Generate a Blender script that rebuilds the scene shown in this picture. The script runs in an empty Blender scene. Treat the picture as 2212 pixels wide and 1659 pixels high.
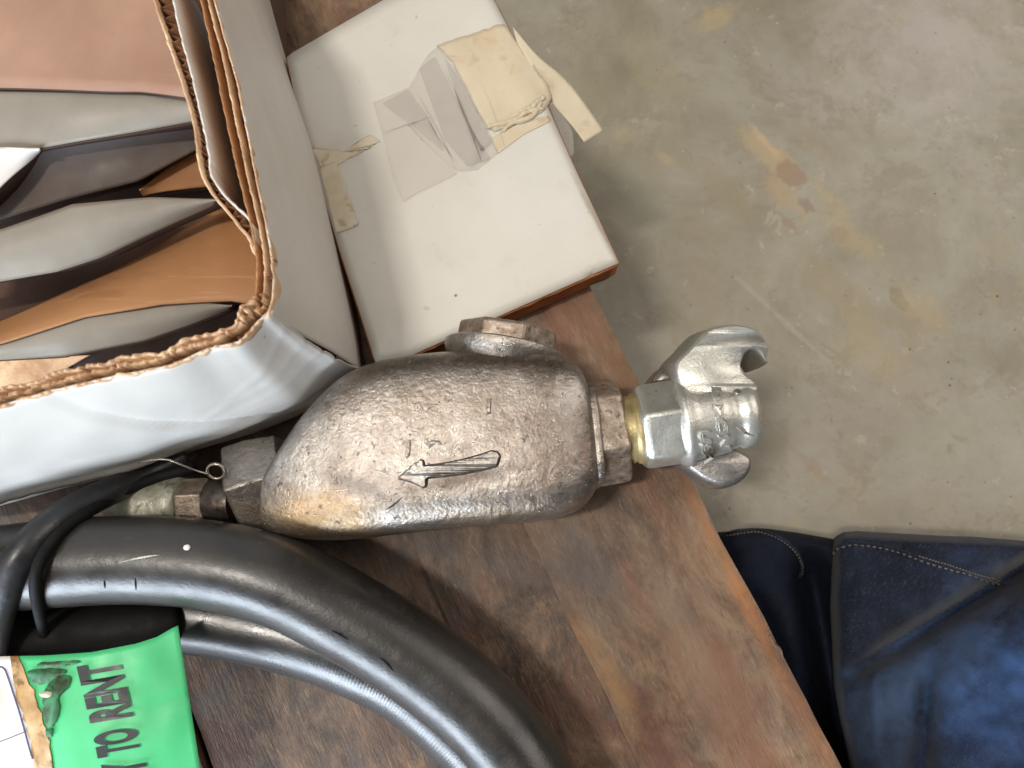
import bpy, bmesh, math, random
import numpy as np
from mathutils import Vector, noise, Matrix
from mathutils.bvhtree import BVHTree
from mathutils.geometry import tessellate_polygon
random.seed(4)
S = bpy.context.scene
COL = S.collection

# ------------------------------------------------------------------ camera
H = 0.38                       # camera height above the board top (z = 0)
F = 1671.0                     # focal length in photo-preview pixels (2212 wide)
TILT = math.radians(10.8)
cam_d = bpy.data.cameras.new('camera'); cam = bpy.data.objects.new('camera', cam_d); COL.objects.link(cam)
cam_d.sensor_width = 36; cam_d.lens = 36 * F / 2212
cam.location = (0, 0, H); cam.rotation_euler = (TILT, 0, 0)
cam_d.clip_start = 0.01; cam_d.clip_end = 50
cam_d.dof.use_dof = True; cam_d.dof.focus_distance = 0.335; cam_d.dof.aperture_fstop = 14.0
S.camera = cam

# ------------------------------------------------------------------ light
W = bpy.data.worlds.new('World'); S.world = W; W.use_nodes = True
W.node_tree.nodes['Background'].inputs[0].default_value = (0.93, 0.97, 1.0, 1)
W.node_tree.nodes['Background'].inputs[1].default_value = 0.07

def area(name, loc, target, size, power, color, size_y=None):
    d = bpy.data.lights.new(name, 'AREA'); o = bpy.data.objects.new(name, d); COL.objects.link(o)
    d.shape = 'RECTANGLE'; d.size = size; d.size_y = size_y or size
    d.energy = power; d.color = color
    o.location = loc
    o.rotation_euler = (Vector(target) - Vector(loc)).to_track_quat('-Z', 'Y').to_euler()
    return o
area('ceiling_light', (-0.9, 0.3, 2.3), (0.0, 0, 0), 2.6, 27, (1.0, 0.95, 0.88), 2.2)
area('strip_lamp', (-0.72, -0.12, 2.2), (0.0, 0, 0), 0.09, 24, (1.0, 0.93, 0.83), 0.28)
area('roof_light', (1.9, 0.9, 2.0), (0.0, 0, 0), 1.8, 33, (1.0, 0.91, 0.83))
area('door_light', (-1.05, -1.40, 0.50), (0.0, 0, 0.05), 1.5, 72, (0.76, 0.87, 1.0), 0.75)
S.view_settings.view_transform = 'Standard'; S.view_settings.look = 'None'
S.view_settings.exposure = -0.02; S.view_settings.gamma = 1

# ------------------------------------------------------------------ helpers
CT, ST = math.cos(TILT), math.sin(TILT)
CAM = Vector((0, 0, H))
def ray(x, y):
    a = (x - 1106) / F; b = -(y - 829.5) / F
    return Vector((a, b * CT + ST, b * ST - CT))
def P(x, y, z):
    """the place at height z that stands at (x, y) of the photograph"""
    r = ray(x, y); k = (z - H) / r.z
    return CAM + r * k
def lin(c):
    return tuple((v / 255 / 12.92 if v / 255 <= 0.04045 else ((v / 255 + 0.055) / 1.055) ** 2.4) for v in c) + (1,)
def cr(pts, n, closed=False):
    """Catmull-Rom resampling to n points (n segments if open), even in arc length"""
    p = np.array([tuple(q) for q in pts], float)
    m = len(p)
    segs = m if closed else m - 1
    out = []
    for i in range(segs):
        if closed: a, b, c, d = p[(i-1) % m], p[i], p[(i+1) % m], p[(i+2) % m]
        else:
            b, c = p[i], p[i+1]
            a = p[i-1] if i > 0 else 2*b - c
            d = p[i+2] if i + 2 < m else 2*c - b
        for t in np.linspace(0, 1, 16, endpoint=False):
            out.append(0.5*((2*b) + (c-a)*t + (2*a-5*b+4*c-d)*t*t + (3*b-a-3*c+d)*t**3))
    out.append(p[0] if closed else p[-1])
    out = np.array(out)
    L = np.concatenate([[0], np.cumsum(np.linalg.norm(np.diff(out, axis=0), axis=1))])
    s = np.linspace(0, L[-1], n + 1)
    r = np.stack([np.interp(s, L, out[:, k]) for k in range(out.shape[1])], 1)
    return r[:-1] if closed else r
def lerpl(pts, n):
    p = np.array(pts, float); L = np.concatenate([[0], np.cumsum(np.linalg.norm(np.diff(p, axis=0), axis=1))])
    s = np.linspace(0, L[-1], n + 1)
    return np.stack([np.interp(s, L, p[:, k]) for k in range(p.shape[1])], 1)
def nz(x, y=0, z=0, s=1.0): return noise.noise(Vector((x*s, y*s, z*s)))

def tag(o, label, cat, group=None):
    o['label'] = label; o['category'] = cat
    if group: o['group'] = group
    return o
def thing(name, label, cat, loc=(0, 0, 0), group=None):
    o = bpy.data.objects.new(name, None); COL.objects.link(o); o.location = loc
    o.empty_display_size = 0.02
    return tag(o, label, cat, group)
def obj(name, V, Fc, mat, parent=None, smooth=True, sharp=None):
    """one mesh object; V are world places; children are stored relative to their thing"""
    off = Vector((0, 0, 0)); q = parent
    while q is not None: off += Vector(q.location); q = q.parent
    me = bpy.data.meshes.new(name)
    me.from_pydata([tuple(Vector(v) - off) for v in V], [], [tuple(f) for f in Fc]); me.update()
    bm = bmesh.new(); bm.from_mesh(me); bmesh.ops.recalc_face_normals(bm, faces=bm.faces); bm.to_mesh(me); bm.free()
    o = bpy.data.objects.new(name, me); COL.objects.link(o)
    if parent is not None: o.parent = parent
    if mat: me.materials.append(mat)
    for p in me.polygons: p.use_smooth = smooth
    if smooth and sharp: me.set_sharp_from_angle(angle=math.radians(sharp))
    return o
def bevel(o, w, seg=2, ang=35):
    m = o.modifiers.new('bevel', 'BEVEL'); m.width = w; m.segments = seg; m.limit_method = 'ANGLE'; m.angle_limit = math.radians(ang)
    return o
def subsurf(o, l=1):
    m = o.modifiers.new('sub', 'SUBSURF'); m.levels = l; m.render_levels = l; return o
def solid(o, t, off=-1):
    m = o.modifiers.new('solid', 'SOLIDIFY'); m.thickness = t; m.offset = off; return o
def grid_faces(nu, nv, wrap_u=False):
    f = []
    for j in range(nv - 1):
        for i in range(nu if wrap_u else nu - 1):
            f.append((j*nu + i, j*nu + (i+1) % nu, (j+1)*nu + (i+1) % nu, (j+1)*nu + i))
    return f
def bvh_of(V, Fc): return BVHTree.FromPolygons([tuple(v) for v in V], [tuple(f) for f in Fc])
def bvh_obj(o):
    dg = bpy.context.evaluated_depsgraph_get(); dg.update()
    e = o.evaluated_get(dg); me = e.to_mesh(); mw = o.matrix_world.copy()
    off = Vector((0, 0, 0)); q = o
    while q is not None: off += Vector(q.location); q = q.parent
    b = BVHTree.FromPolygons([v.co + off for v in me.vertices], [tuple(p.vertices) for p in me.polygons]); e.to_mesh_clear()
    return b
def on(b, x, y, lift=0.0, zdef=0.0):
    """the place on a surface seen at (x, y), lifted along its normal"""
    r = ray(x, y).normalized(); h = b.ray_cast(CAM, r)
    if h[0] is None: return P(x, y, zdef), Vector((0, 0, 1))
    n = h[1]
    if n.dot(r) > 0: n = -n
    return h[0] + n*lift, n
def tube(path, rad, nseg=24, closed_ends=True, jag=0.0):
    path = [Vector(p) for p in path]; V = []; n = len(path)
    up = Vector((0, 0, 1)); prev = None
    for i, p in enumerate(path):
        t = (path[min(i+1, n-1)] - path[max(i-1, 0)]).normalized()
        if prev is None:
            a = up.cross(t)
            if a.length < 1e-4: a = Vector((1, 0, 0)).cross(t)
            a.normalize()
        else: a = (prev - t*prev.dot(t)).normalized()
        prev = a; b = t.cross(a)
        r = rad(i/(n-1)) if callable(rad) else rad
        for k in range(nseg):
            th = 2*math.pi*k/nseg
            rr = r*(1 + jag*nz(i*0.7, k*0.9, 3.1))
            V.append(p + (a*math.cos(th) + b*math.sin(th))*rr)
    Fc = grid_faces(nseg, n, True)
    if closed_ends:
        Fc.append(tuple(range(nseg))[::-1]); Fc.append(tuple(range((n-1)*nseg, n*nseg)))
    return V, Fc
def rings(ringlist, cap0=True, cap1=True):
    n = len(ringlist[0]); V = [v for r in ringlist for v in r]
    Fc = grid_faces(n, len(ringlist), True)
    if cap0: Fc.append(tuple(range(n))[::-1])
    if cap1: Fc.append(tuple(range((len(ringlist)-1)*n, len(ringlist)*n)))
    return V, Fc
def lathe(c, axis, prof, nseg=32, ref=Vector((0, 0, 1)), phase=0.0):
    """prof: (distance along axis, radius[, sides]) rings about an axis"""
    axis = Vector(axis).normalized(); a = (ref - axis*ref.dot(axis)).normalized(); b = axis.cross(a)
    R = []
    for d, r in prof:
        R.append([Vector(c) + axis*d + (a*math.cos(phase + 2*math.pi*k/nseg) + b*math.sin(phase + 2*math.pi*k/nseg))*r for k in range(nseg)])
    return rings(R)
def outline_slab(pts2, z0, z1, n=70, bev=0.002, zf=None, smooth_it=True, taper=None, shift=Vector((0, 0, 0))):
    """a solid slab whose plan outline is given in photo places at its mid height"""
    zm = (z0 + z1)/2
    q = cr(pts2, n, True) if smooth_it else lerpl(list(pts2) + [pts2[0]], n)[:-1]
    w = np.array([tuple(P(a, b, zm))[:2] for a, b in q])
    area2 = 0.5*np.sum(w[:, 0]*np.roll(w[:, 1], -1) - np.roll(w[:, 0], -1)*w[:, 1])
    if area2 < 0: w = w[::-1]
    t = np.roll(w, -1, 0) - np.roll(w, 1, 0); t /= np.linalg.norm(t, axis=1)[:, None] + 1e-9
    nin = np.stack([-t[:, 1], t[:, 0]], 1)
    R = []
    prof = [(bev, 0.0), (bev*.3, bev*.3), (0, bev)] if taper is None else [(0, 0.0)]
    for ins, dz in prof: R.append((ins, z0 + dz))
    if taper is None:
        for ins, dz in [(0, bev), (bev*.3, bev*.3), (bev, 0)]: R.append((ins, z1 - dz))
    else:
        for ins, fz in taper: R.append((ins, z0 + (z1-z0)*fz))
    rl = [[Vector((w[k, 0] + nin[k, 0]*ins, w[k, 1] + nin[k, 1]*ins, z)) + shift*((z-zm)/(z1-z0)) for k in range(len(w))] for ins, z in R]
    V, Fc = rings(rl, False, False)
    m = len(w)
    top = tessellate_polygon([[v for v in rl[-1]]]); base = (len(rl)-1)*m
    Fc += [(base+a, base+b, base+c) for a, b, c in top]
    bot = tessellate_polygon([[v for v in rl[0]]]); Fc += [(a, b, c) for a, b, c in bot]
    return V, Fc
def sheet(e0, e1, z0, z1, nu=40, nv=14, wob=0.0012, curve=0.0, sm=True):
    """a sheet between two edges (photo places) that stand at heights z0 and z1"""
    A = cr(e0, nu-1) if sm else lerpl(e0, nu-1); B = cr(e1, nu-1) if sm else lerpl(e1, nu-1)
    V = []
    for j in range(nv):
        v = j/(nv-1)
        for i in range(nu):
            x, y = A[i]*(1-v) + B[i]*v
            z = z0(i/(nu-1)) if callable(z0) else z0
            zz = z1(i/(nu-1)) if callable(z1) else z1
            h = z*(1-v) + zz*v + curve*math.sin(math.pi*v)
            p = P(x, y, h); p.z += wob*nz(p.x, p.y, h, 22)
            V.append(p)
    return V, grid_faces(nu, nv)
def text_mesh(s, bold=0.0):
    d = bpy.data.curves.new('t', 'FONT'); d.body = s; d.size = 1.0; d.extrude = 0.0; d.offset = bold
    d.fill_mode = 'FRONT'; d.resolution_u = 6
    o = bpy.data.objects.new('t', d); COL.objects.link(o)
    dg = bpy.context.evaluated_depsgraph_get(); dg.update()
    me = o.evaluated_get(dg).to_mesh()
    V = [tuple(v.co)[:2] for v in me.vertices]; Fc = [tuple(p.vertices) for p in me.polygons]
    o.evaluated_get(dg).to_mesh_clear()
    bpy.data.objects.remove(o); bpy.data.curves.remove(d)
    return V, Fc

# ------------------------------------------------------------------ materials
def mat(name, ramp, scale=20, detail=8, rough=0.6, rough_var=0.15, metal=0.0, bumps=((60, 0.3, 0.001),), stretch=(1, 1, 1), rot=0.0,
        layers=(), spec=0.5, distort=0.0, sub=0.0, ior=1.5, coat=0.0, alpha=1.0, nrough=0.6, sheen=0.0, marks=()):
    """ramp: [(pos, sRGB)] over a noise; layers: (scale, lo, hi, sRGB, amount, stretch, metal/rough override) patches laid over it;
    marks: (x, y, rx, ry, angle, sRGB, amount, soft) patches of colour with a place and shape of their own"""
    m = bpy.data.materials.new(name); m.use_nodes = True; nt = m.node_tree; N = nt.nodes; L = nt.links
    b = N['Principled BSDF']
    tc = N.new('ShaderNodeTexCoord')
    def mapped(st, r=rot):
        mp1 = N.new('ShaderNodeMapping'); mp1.inputs['Rotation'].default_value = (0, 0, r); L.new(tc.outputs['Object'], mp1.inputs[0])
        mp = N.new('ShaderNodeMapping'); mp.inputs['Scale'].default_value = st; L.new(mp1.outputs[0], mp.inputs[0])
        return mp.outputs[0]
    def noise_n(sc, st=stretch, det=detail, dist=distort, rg=nrough, off=0):
        n = N.new('ShaderNodeTexNoise'); n.inputs['Scale'].default_value = sc; n.inputs['Detail'].default_value = det
        n.inputs['Roughness'].default_value = rg; n.inputs['Distortion'].default_value = dist
        src = mapped(st)
        if off:
            ad = N.new('ShaderNodeVectorMath'); ad.operation = 'ADD'; ad.inputs[1].default_value = (off, off*1.7, off*.3)
            L.new(src, ad.inputs[0]); src = ad.outputs[0]
        L.new(src, n.inputs['Vector']); return n.outputs['Fac']
    def maprange(src, lo, hi, a=0.0, c=1.0):
        r = N.new('ShaderNodeMapRange'); r.inputs[1].default_value = lo; r.inputs[2].default_value = hi
        r.inputs[3].default_value = a; r.inputs[4].default_value = c; L.new(src, r.inputs[0]); return r.outputs[0]
    base = noise_n(scale)
    cr_ = N.new('ShaderNodeValToRGB'); e = cr_.color_ramp.elements
    while len(e) < len(ramp): e.new(0.5)
    for k, (p, c) in enumerate(ramp): e[k].position = p; e[k].color = lin(c)
    L.new(base, cr_.inputs[0]); col = cr_.outputs[0]
    met = None
    for k, ly in enumerate(layers):
        sc, lo, hi, c, amt = ly[:5]; st = ly[5] if len(ly) > 5 and ly[5] else stretch
        f = maprange(noise_n(sc, st, 6, 0.4, off=3.1*(k+1)), lo, hi, 0, amt)
        mx = N.new('ShaderNodeMix'); mx.data_type = 'RGBA'; L.new(f, mx.inputs[0]); L.new(col, mx.inputs[6]); mx.inputs[7].default_value = lin(c)
        col = mx.outputs[2]
    if marks:
        wn = noise_n(45, (1, 1, 1), 5, 0.0, 0.6, off=9.0)
        wn2 = noise_n(260, (1, 1, 1), 4, 0.0, 0.6, off=5.0)
    for (x, y, rx, ry, an, c, amt, soft) in marks:
        sb = N.new('ShaderNodeVectorMath'); sb.operation = 'SUBTRACT'; sb.inputs[1].default_value = (x, y, 0); L.new(tc.outputs['Object'], sb.inputs[0])
        mp = N.new('ShaderNodeMapping'); mp.inputs['Rotation'].default_value = (0, 0, -an); L.new(sb.outputs[0], mp.inputs[0])
        m2 = N.new('ShaderNodeMapping'); m2.inputs['Scale'].default_value = (1/rx, 1/ry, 0); L.new(mp.outputs[0], m2.inputs[0])
        ln = N.new('ShaderNodeVectorMath'); ln.operation = 'LENGTH'; L.new(m2.outputs[0], ln.inputs[0])
        a1 = N.new('ShaderNodeMath'); a1.operation = 'MULTIPLY_ADD'; L.new(wn, a1.inputs[0]); a1.inputs[1].default_value = 2.6; L.new(ln.outputs['Value'], a1.inputs[2])
        a2 = N.new('ShaderNodeMath'); a2.operation = 'MULTIPLY_ADD'; L.new(wn2, a2.inputs[0]); a2.inputs[1].default_value = 0.9; L.new(a1.outputs[0], a2.inputs[2])
        f = maprange(a2.outputs[0], 2.55 + soft, 2.55 - soft, 0, amt)
        mx = N.new('ShaderNodeMix'); mx.data_type = 'RGBA'; L.new(f, mx.inputs[0]); L.new(col, mx.inputs[6]); mx.inputs[7].default_value = lin(c)
        col = mx.outputs[2]
    L.new(col, b.inputs['Base Color'])
    rn = noise_n(scale*2.3, stretch, 5, off=7)
    L.new(maprange(rn, 0.3, 0.7, max(0.02, rough - rough_var), min(1, rough + rough_var)), b.inputs['Roughness'])
    b.inputs['Metallic'].default_value = metal; b.inputs['IOR'].default_value = ior
    b.inputs['Specular IOR Level'].default_value = spec
    b.inputs['Coat Weight'].default_value = coat
    if sheen: b.inputs['Sheen Weight'].default_value = sheen
    if alpha < 1: b.inputs['Alpha'].default_value = alpha
    prev = None
    for bp in bumps:
        sc, st_, dist = bp[:3]; st2 = bp[3] if len(bp) > 3 else stretch
        bn = N.new('ShaderNodeBump'); bn.inputs['Strength'].default_value = st_; bn.inputs['Distance'].default_value = dist
        src = noise_n(sc, st2, 5, 0.0, off=1.3)
        if len(bp) > 4: src = maprange(src, bp[4][0], bp[4][1])
        L.new(src, bn.inputs['Height'])
        if prev: L.new(prev, bn.inputs['Normal'])
        prev = bn.outputs['Normal']
    if prev: L.new(prev, b.inputs['Normal'])
    return m

G = (P(1820, 1659, 0) - P(1290, 650, 0)); GA = math.atan2(G.y, G.x)     # grain direction of the boards
FZ = -0.16
def fm(x, y, rx, ry, an, c, amt, soft=0.35):
    p = P(x, y, FZ); k = (H - FZ)/F
    return (p.x, p.y, rx*k, ry*k, an, c, amt, soft)
m_floor = mat('concrete', [(0.30, (130, 123, 104)), (0.5, (149, 143, 126)), (0.68, (164, 159, 144))], scale=9, rough=0.5, rough_var=0.12, distort=.5, nrough=.72,
    bumps=((9, 0.15, 0.004), (60, .2, .0015), (260, 0.3, 0.0008)),
    layers=((3.0, 0.50, 0.66, (168, 161, 151), 0.7), (12, 0.52, 0.70, (150, 137, 108), 0.5), (22, 0.54, 0.60, (138, 131, 112), 0.55), (60, .60, .68, (132, 124, 106), .5), (40, .62, .645, (184, 176, 156), .45), (34, .60, .62, (140, 128, 108), .4), (16, .60, .64, (168, 150, 116), .4),
            (120, 0.64, 0.70, (124, 116, 102), 0.5), (300, 0.66, 0.72, (120, 112, 98), 0.5), (240, 0.68, 0.72, (206, 198, 182), 0.5)),
    marks=(fm(1660, 330, 110, 30, -0.9, (184, 162, 124), 0.6), fm(1715, 385, 46, 26, -0.7, (150, 126, 104), 0.8, .12), fm(1640, 290, 60, 12, -0.95, (200, 174, 136), .5),
           fm(1830, 500, 120, 34, -0.9, (176, 158, 120), 0.5), fm(1775, 415, 40, 22, -.8, (182, 164, 124), 0.4),
           fm(1940, 640, 22, 44, 0.35, (126, 118, 100), 0.85, .12), fm(1975, 660, 90, 40, -.8, (180, 162, 126), 0.4),
           fm(1890, 770, 120, 60, -.6, (170, 154, 122), 0.45), fm(1700, 480, 26, 12, -.8, (150, 130, 110), .7, .12), fm(1815, 500, 34, 26, 0, (156, 136, 112), .55, .15),
           fm(1545, 40, 60, 26, 0.5, (182, 164, 124), .5), fm(1420, 160, 70, 120, .4, (164, 154, 124), .35), fm(1345, 290, 24, 20, 0, (184, 168, 130), .45), fm(1440, 345, 30, 12, -.8, (184, 168, 130), .4),
           fm(2010, 80, 200, 200, 0, (180, 172, 166), .6, .6), fm(1380, 420, 60, 130, .3, (146, 146, 128), .55, .4), fm(1470, 720, 90, 60, 0, (148, 140, 120), .4, .4),  # pale tone top right paints brighter light, greenish one the carton's shade
           fm(1760, 1010, 130, 12, -.75, (150, 132, 112), .45, .2), fm(1700, 700, 200, 8, -.8, (180, 172, 152), .3, .2), fm(1560, 420, 90, 40, -.8, (150, 138, 114), .5, .4), fm(1820, 640, 160, 50, -.85, (158, 142, 112), .45, .4), fm(1690, 420, 70, 24, -.8, (178, 150, 108), .5, .25), fm(1745, 440, 30, 22, -.5, (136, 116, 96), .6, .15), fm(1290, 200, 60, 100, .3, (150, 140, 114), .4, .5), fm(1960, 700, 60, 50, 0, (150, 134, 104), .4, .4), fm(1960, 520, 90, 10, -.5, (150, 138, 120), .6, .15)))
BL = P(1000, 1100, -0.03)
m_wood = mat('old_board', [(0.36, (54, 40, 32)), (0.46, (86, 66, 51)), (0.55, (110, 86, 67)), (0.66, (134, 106, 82))], scale=46, stretch=(0.6, 1, 1), rot=-GA, distort=0.6,
    rough=0.5, rough_var=0.12, bumps=((200, 0.4, 0.0012, (0.2, 1, 1)), (900, 0.5, 0.0006, (0.12, 1, 1))), nrough=0.75,
    layers=((22, 0.50, 0.64, (108, 66, 50), 0.6, (.7, 1, 1)), (24, 0.52, 0.62, (80, 72, 70), 0.65, (.8, 1, 1)), (56, 0.60, 0.70, (156, 122, 80), 0.5, (.6, 1, 1)), (700, 0.54, 0.66, (58, 43, 33), 0.6, (.12, 1, 1)), (900, 0.58, 0.68, (172, 148, 122), 0.4, (.15, 1, 1)), (80, .6, .70, (66, 52, 48), .5, (.6, 1, 1))))
_r = P(1820, 1659, 0)
m_wood_edge = mat('worn_board', [(0.36, (66, 48, 35)), (0.46, (98, 74, 55)), (0.55, (122, 96, 73)), (0.66, (142, 115, 88))], scale=40, stretch=(0.5, 1, 1), rot=-GA, distort=0.5,
    rough=0.5, rough_var=0.12, bumps=((200, 0.4, 0.0012, (0.2, 1, 1)), (900, 0.5, 0.0006, (0.12, 1, 1))), nrough=0.75,
    layers=((14, 0.50, 0.62, (140, 122, 102), 0.5, (.5, 1, 1)), (26, 0.54, 0.66, (98, 84, 76), 0.5, (.7, 1, 1)), (20, 0.54, 0.64, (126, 76, 50), 0.6, (.4, 1, 1)), (700, 0.54, 0.66, (64, 47, 36), 0.6, (.12, 1, 1)), (900, 0.58, 0.68, (180, 156, 130), 0.4, (.15, 1, 1))),
    marks=tuple((lambda p: (p.x - BL.x, p.y - BL.y, rx, ry, GA, c, a, .7))(P(x, y, 0)) for x, y, rx, ry, c, a in ((1508, 1100, .026, .0035, (160, 104, 60), .45), (1578, 1240, .024, .0035, (176, 116, 64), .55), (1650, 1380, .022, .003, (172, 110, 62), .45), (1745, 1560, .03, .005, (146, 92, 56), .4), (1330, 790, .03, .010, (124, 86, 50), .7), (1600, 1560, .035, .014, (112, 62, 40), .7), (1430, 1620, .03, .010, (96, 52, 38), .6), (1250, 1390, .02, .006, (150, 104, 54), .5), (1560, 1420, .016, .006, (118, 64, 44), .6), (1180, 1230, .02, .012, (70, 60, 56), .7), (1400, 1060, .02, .008, (136, 86, 60), .5), (1230, 1180, .014, .010, (82, 78, 78), .65), (1300, 1250, .02, .008, (92, 84, 80), .5), (1500, 1400, .04, .012, (140, 118, 98), .5), (1330, 1480, .02, .005, (160, 120, 70), .5))))
m_white = mat('white_liner', [(0.3, (204, 199, 191)), (0.7, (218, 213, 206))], scale=14, rough=0.5, bumps=((30, 0.25, 0.0012), (500, 0.08, 0.0003)),
    layers=((26, .62, .74, (206, 190, 176), .4), (200, .70, .74, (150, 130, 110), .5)), spec=.4)
_c = P(980, 400, .003)
def cmk(x, y, rx, ry, an, c, a, so): p = P(x, y, .022) - _c; return (p.x, p.y, rx, ry, an, c, a, so)
m_white2 = mat('white_carton', [(0.3, (204, 201, 191)), (0.7, (220, 217, 209))], scale=10, rough=0.45, bumps=((16, 0.3, 0.0018), (60, .15, .0006), (500, 0.08, 0.0003)),
    layers=((9, .55, .72, (196, 189, 172), .55), (40, .6, .72, (200, 194, 180), .5), (240, .70, .74, (130, 112, 90), .6), (90, .68, .74, (176, 160, 136), .4)), spec=.4,
    marks=(cmk(1230, 660, .028, .0006, 1.0, (150, 142, 130), .5, .4), cmk(1300, 590, .008, .005, .5, (190, 176, 158), .5, .6), cmk(1290, 480, .03, .0012, -1.12, (176, 152, 122), .5, .5), cmk(720, 330, .012, .008, .5, (186, 178, 160), .6, .7), cmk(985, 640, .0008, .0008, 0, (70, 64, 60), .8, .3), cmk(840, 420, .010, .02, 0, (196, 192, 180), .5, .8)))
m_kraft = mat('kraft_board', [(0.3, (150, 104, 66)), (0.7, (178, 130, 86))], scale=16, rough=0.75, bumps=((400, 0.25, 0.0004), (20, .2, .001)), layers=((34, .56, .70, (128, 80, 50), .5), (120, .62, .68, (196, 152, 112), .35, (.08, 1, 1))), stretch=(.4, 1, 1))
m_pink = mat('pink_kraft', [(0.3, (140, 106, 86)), (0.7, (160, 124, 102))], scale=18, rough=0.75, bumps=((60, 0.3, 0.0008), (700, .2, .0003)), layers=((14, .55, .7, (146, 104, 80), .5), (40, .6, .66, (176, 142, 120), .4, (.2, 1, 1))))
m_edge = mat('torn_liner', [(0.3, (172, 132, 98)), (0.6, (214, 180, 144)), (.75, (232, 204, 172))], scale=90, rough=0.85, bumps=((300, 0.6, 0.0008),))
m_flute = mat('fluting', [(0.3, (104, 68, 46)), (0.7, (150, 108, 76))], scale=90, rough=0.9, bumps=((300, 0.5, 0.0006),))
m_greycard = mat('grey_card', [(0.3, (124, 117, 105)), (0.7, (148, 140, 127))], scale=14, rough=0.6, bumps=((40, 0.25, 0.001), (600, .15, .0003)), layers=((22, .58, .7, (150, 144, 128), .4, (.3, 1, 1)),))
m_taupe = mat('taupe_card', [(0.3, (74, 62, 56)), (0.7, (92, 79, 72))], scale=14, rough=0.6, bumps=((500, .2, .0003),))
m_brownin_shaded = mat('carton_inside_shaded', [(0.3, (62, 42, 31)), (0.7, (84, 58, 42))], scale=20, rough=0.85, bumps=((300, .3, .0005),))  # brown board, darkened so the gaps between the cards look shaded
_lb = P(950, 980, 0.004)
def lmk(x, y, rx, ry, an, c, a, so): p = P(x, y, .055) - _lb; return (p.x, p.y, rx, ry, an, c, a, so)
m_cast = mat('cast_bronze', [(0.34, (130, 121, 113)), (0.5, (163, 155, 147)), (0.66, (190, 184, 178))], scale=34, rough=0.33, rough_var=0.12, metal=0.85, spec=.5, nrough=.8, distort=.6,
    bumps=((26, .4, .003), (110, .22, .0014), (420, 0.38, 0.0008), (240, 0.7, 0.0014, (1, 1, 1), (.74, .62))),
    layers=((18, 0.5, 0.64, (138, 124, 112), 0.55), (240, 0.64, 0.68, (48, 40, 34), 0.85), (520, 0.62, 0.68, (58, 48, 42), 0.7), (900, .63, .70, (228, 220, 212), .6), (60, .56, .66, (106, 92, 80), .6), (110, .60, .68, (84, 72, 62), .5)),
    marks=(lmk(700, 1120, .030, .009, -.1, (176, 140, 88), .7, .7), lmk(1080, 1115, .03, .005, .1, (158, 132, 98), .6, .7), lmk(1090, 790, .036, .007, -.05, (96, 82, 70), .8, .6), lmk(860, 800, .022, .007, .1, (90, 78, 66), .75, .6),
           lmk(1010, 1035, .022, .0035, .18, (78, 66, 56), .7, .5), lmk(1262, 960, .004, .022, 0, (92, 78, 66), .7, .6), lmk(800, 1060, .016, .004, -.3, (84, 76, 76), .6, .5), lmk(1000, 880, .03, .014, 0, (134, 118, 104), .5, .9), lmk(1180, 1000, .014, .02, .3, (120, 104, 92), .6, .6)))
m_collar = mat('dark_collar', [(0.4, (62, 54, 48)), (0.6, (96, 86, 78))], scale=200, rough=.4, metal=.7, bumps=((300, .4, .0006),))
m_grime = mat('dark_grime', [(0.4, (40, 33, 28)), (0.6, (62, 52, 44))], scale=300, rough=.8, bumps=())
m_cast2 = mat('cast_fitting', [(0.30, (112, 97, 84)), (0.5, (150, 135, 121)), (0.7, (186, 173, 160))], scale=200, rough=0.40, rough_var=0.1, metal=0.65,
    bumps=((900, 0.35, 0.0005),), layers=((420, 0.56, 0.66, (64, 48, 38), 0.7), (60, .58, .7, (184, 150, 104), .3)))
m_brass = mat('brass_boss', [(0.3, (150, 120, 84)), (0.7, (184, 156, 112))], scale=90, rough=0.4, metal=0.75, bumps=((400, .3, .0006),), layers=((120, .55, .68, (96, 78, 62), .6), (50, .55, .65, (170, 150, 130), .6)))
m_zinc = mat('zinc_plate', [(0.3, (176, 174, 164)), (0.7, (206, 204, 196))], scale=60, rough=0.36, rough_var=0.08, metal=0.72, bumps=((300, 0.3, 0.0007), (900, 0.35, 0.0004)),
    layers=((420, 0.66, 0.70, (46, 40, 36), 0.85), (30, .55, .7, (188, 180, 140), .45), (160, .62, .7, (140, 132, 122), .5)))
m_zinc_flat = mat('zinc_grey', [(0.3, (140, 134, 128)), (0.7, (176, 171, 166))], scale=90, rough=0.38, rough_var=0.08, metal=0.85, bumps=((500, 0.4, 0.0006),), layers=((420, .62, .68, (70, 62, 56), .7),))
m_sealant = mat('thread_sealant', [(0.3, (140, 122, 82)), (0.7, (172, 154, 110))], scale=160, rough=0.4, metal=0.4, bumps=((500, .4, .0005),))
m_rubber = mat('black_rubber', [(0.3, (28, 26, 25)), (0.6, (42, 39, 36)), (.75, (56, 51, 46))], scale=26, rough=0.34, rough_var=0.08, ior=1.5, bumps=((70, 0.2, 0.0012), (700, 0.2, 0.0004)),
    layers=((60, .62, .72, (84, 76, 68), .35), (500, .68, .72, (110, 102, 94), .4), (18, .5, .7, (58, 50, 43), .6)), spec=.62)
m_rubber2 = mat('ribbed_rubber', [(0.3, (34, 32, 32)), (0.7, (50, 47, 46))], scale=26, rough=0.30, rough_var=0.06, ior=1.5, bumps=((90, 0.15, 0.001), (700, 0.2, 0.0004)), spec=.75)
m_black = mat('matte_black', [(0.3, (9, 8, 8)), (0.7, (17, 16, 15))], scale=40, rough=0.75, bumps=((120, .3, .001),), spec=.25)
m_strap = mat('black_strap', [(0.3, (24, 24, 25)), (0.7, (44, 44, 47))], scale=60, rough=0.4, bumps=((200, .3, .0008),), layers=((70, .6, .7, (92, 92, 96), .3),))
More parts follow.
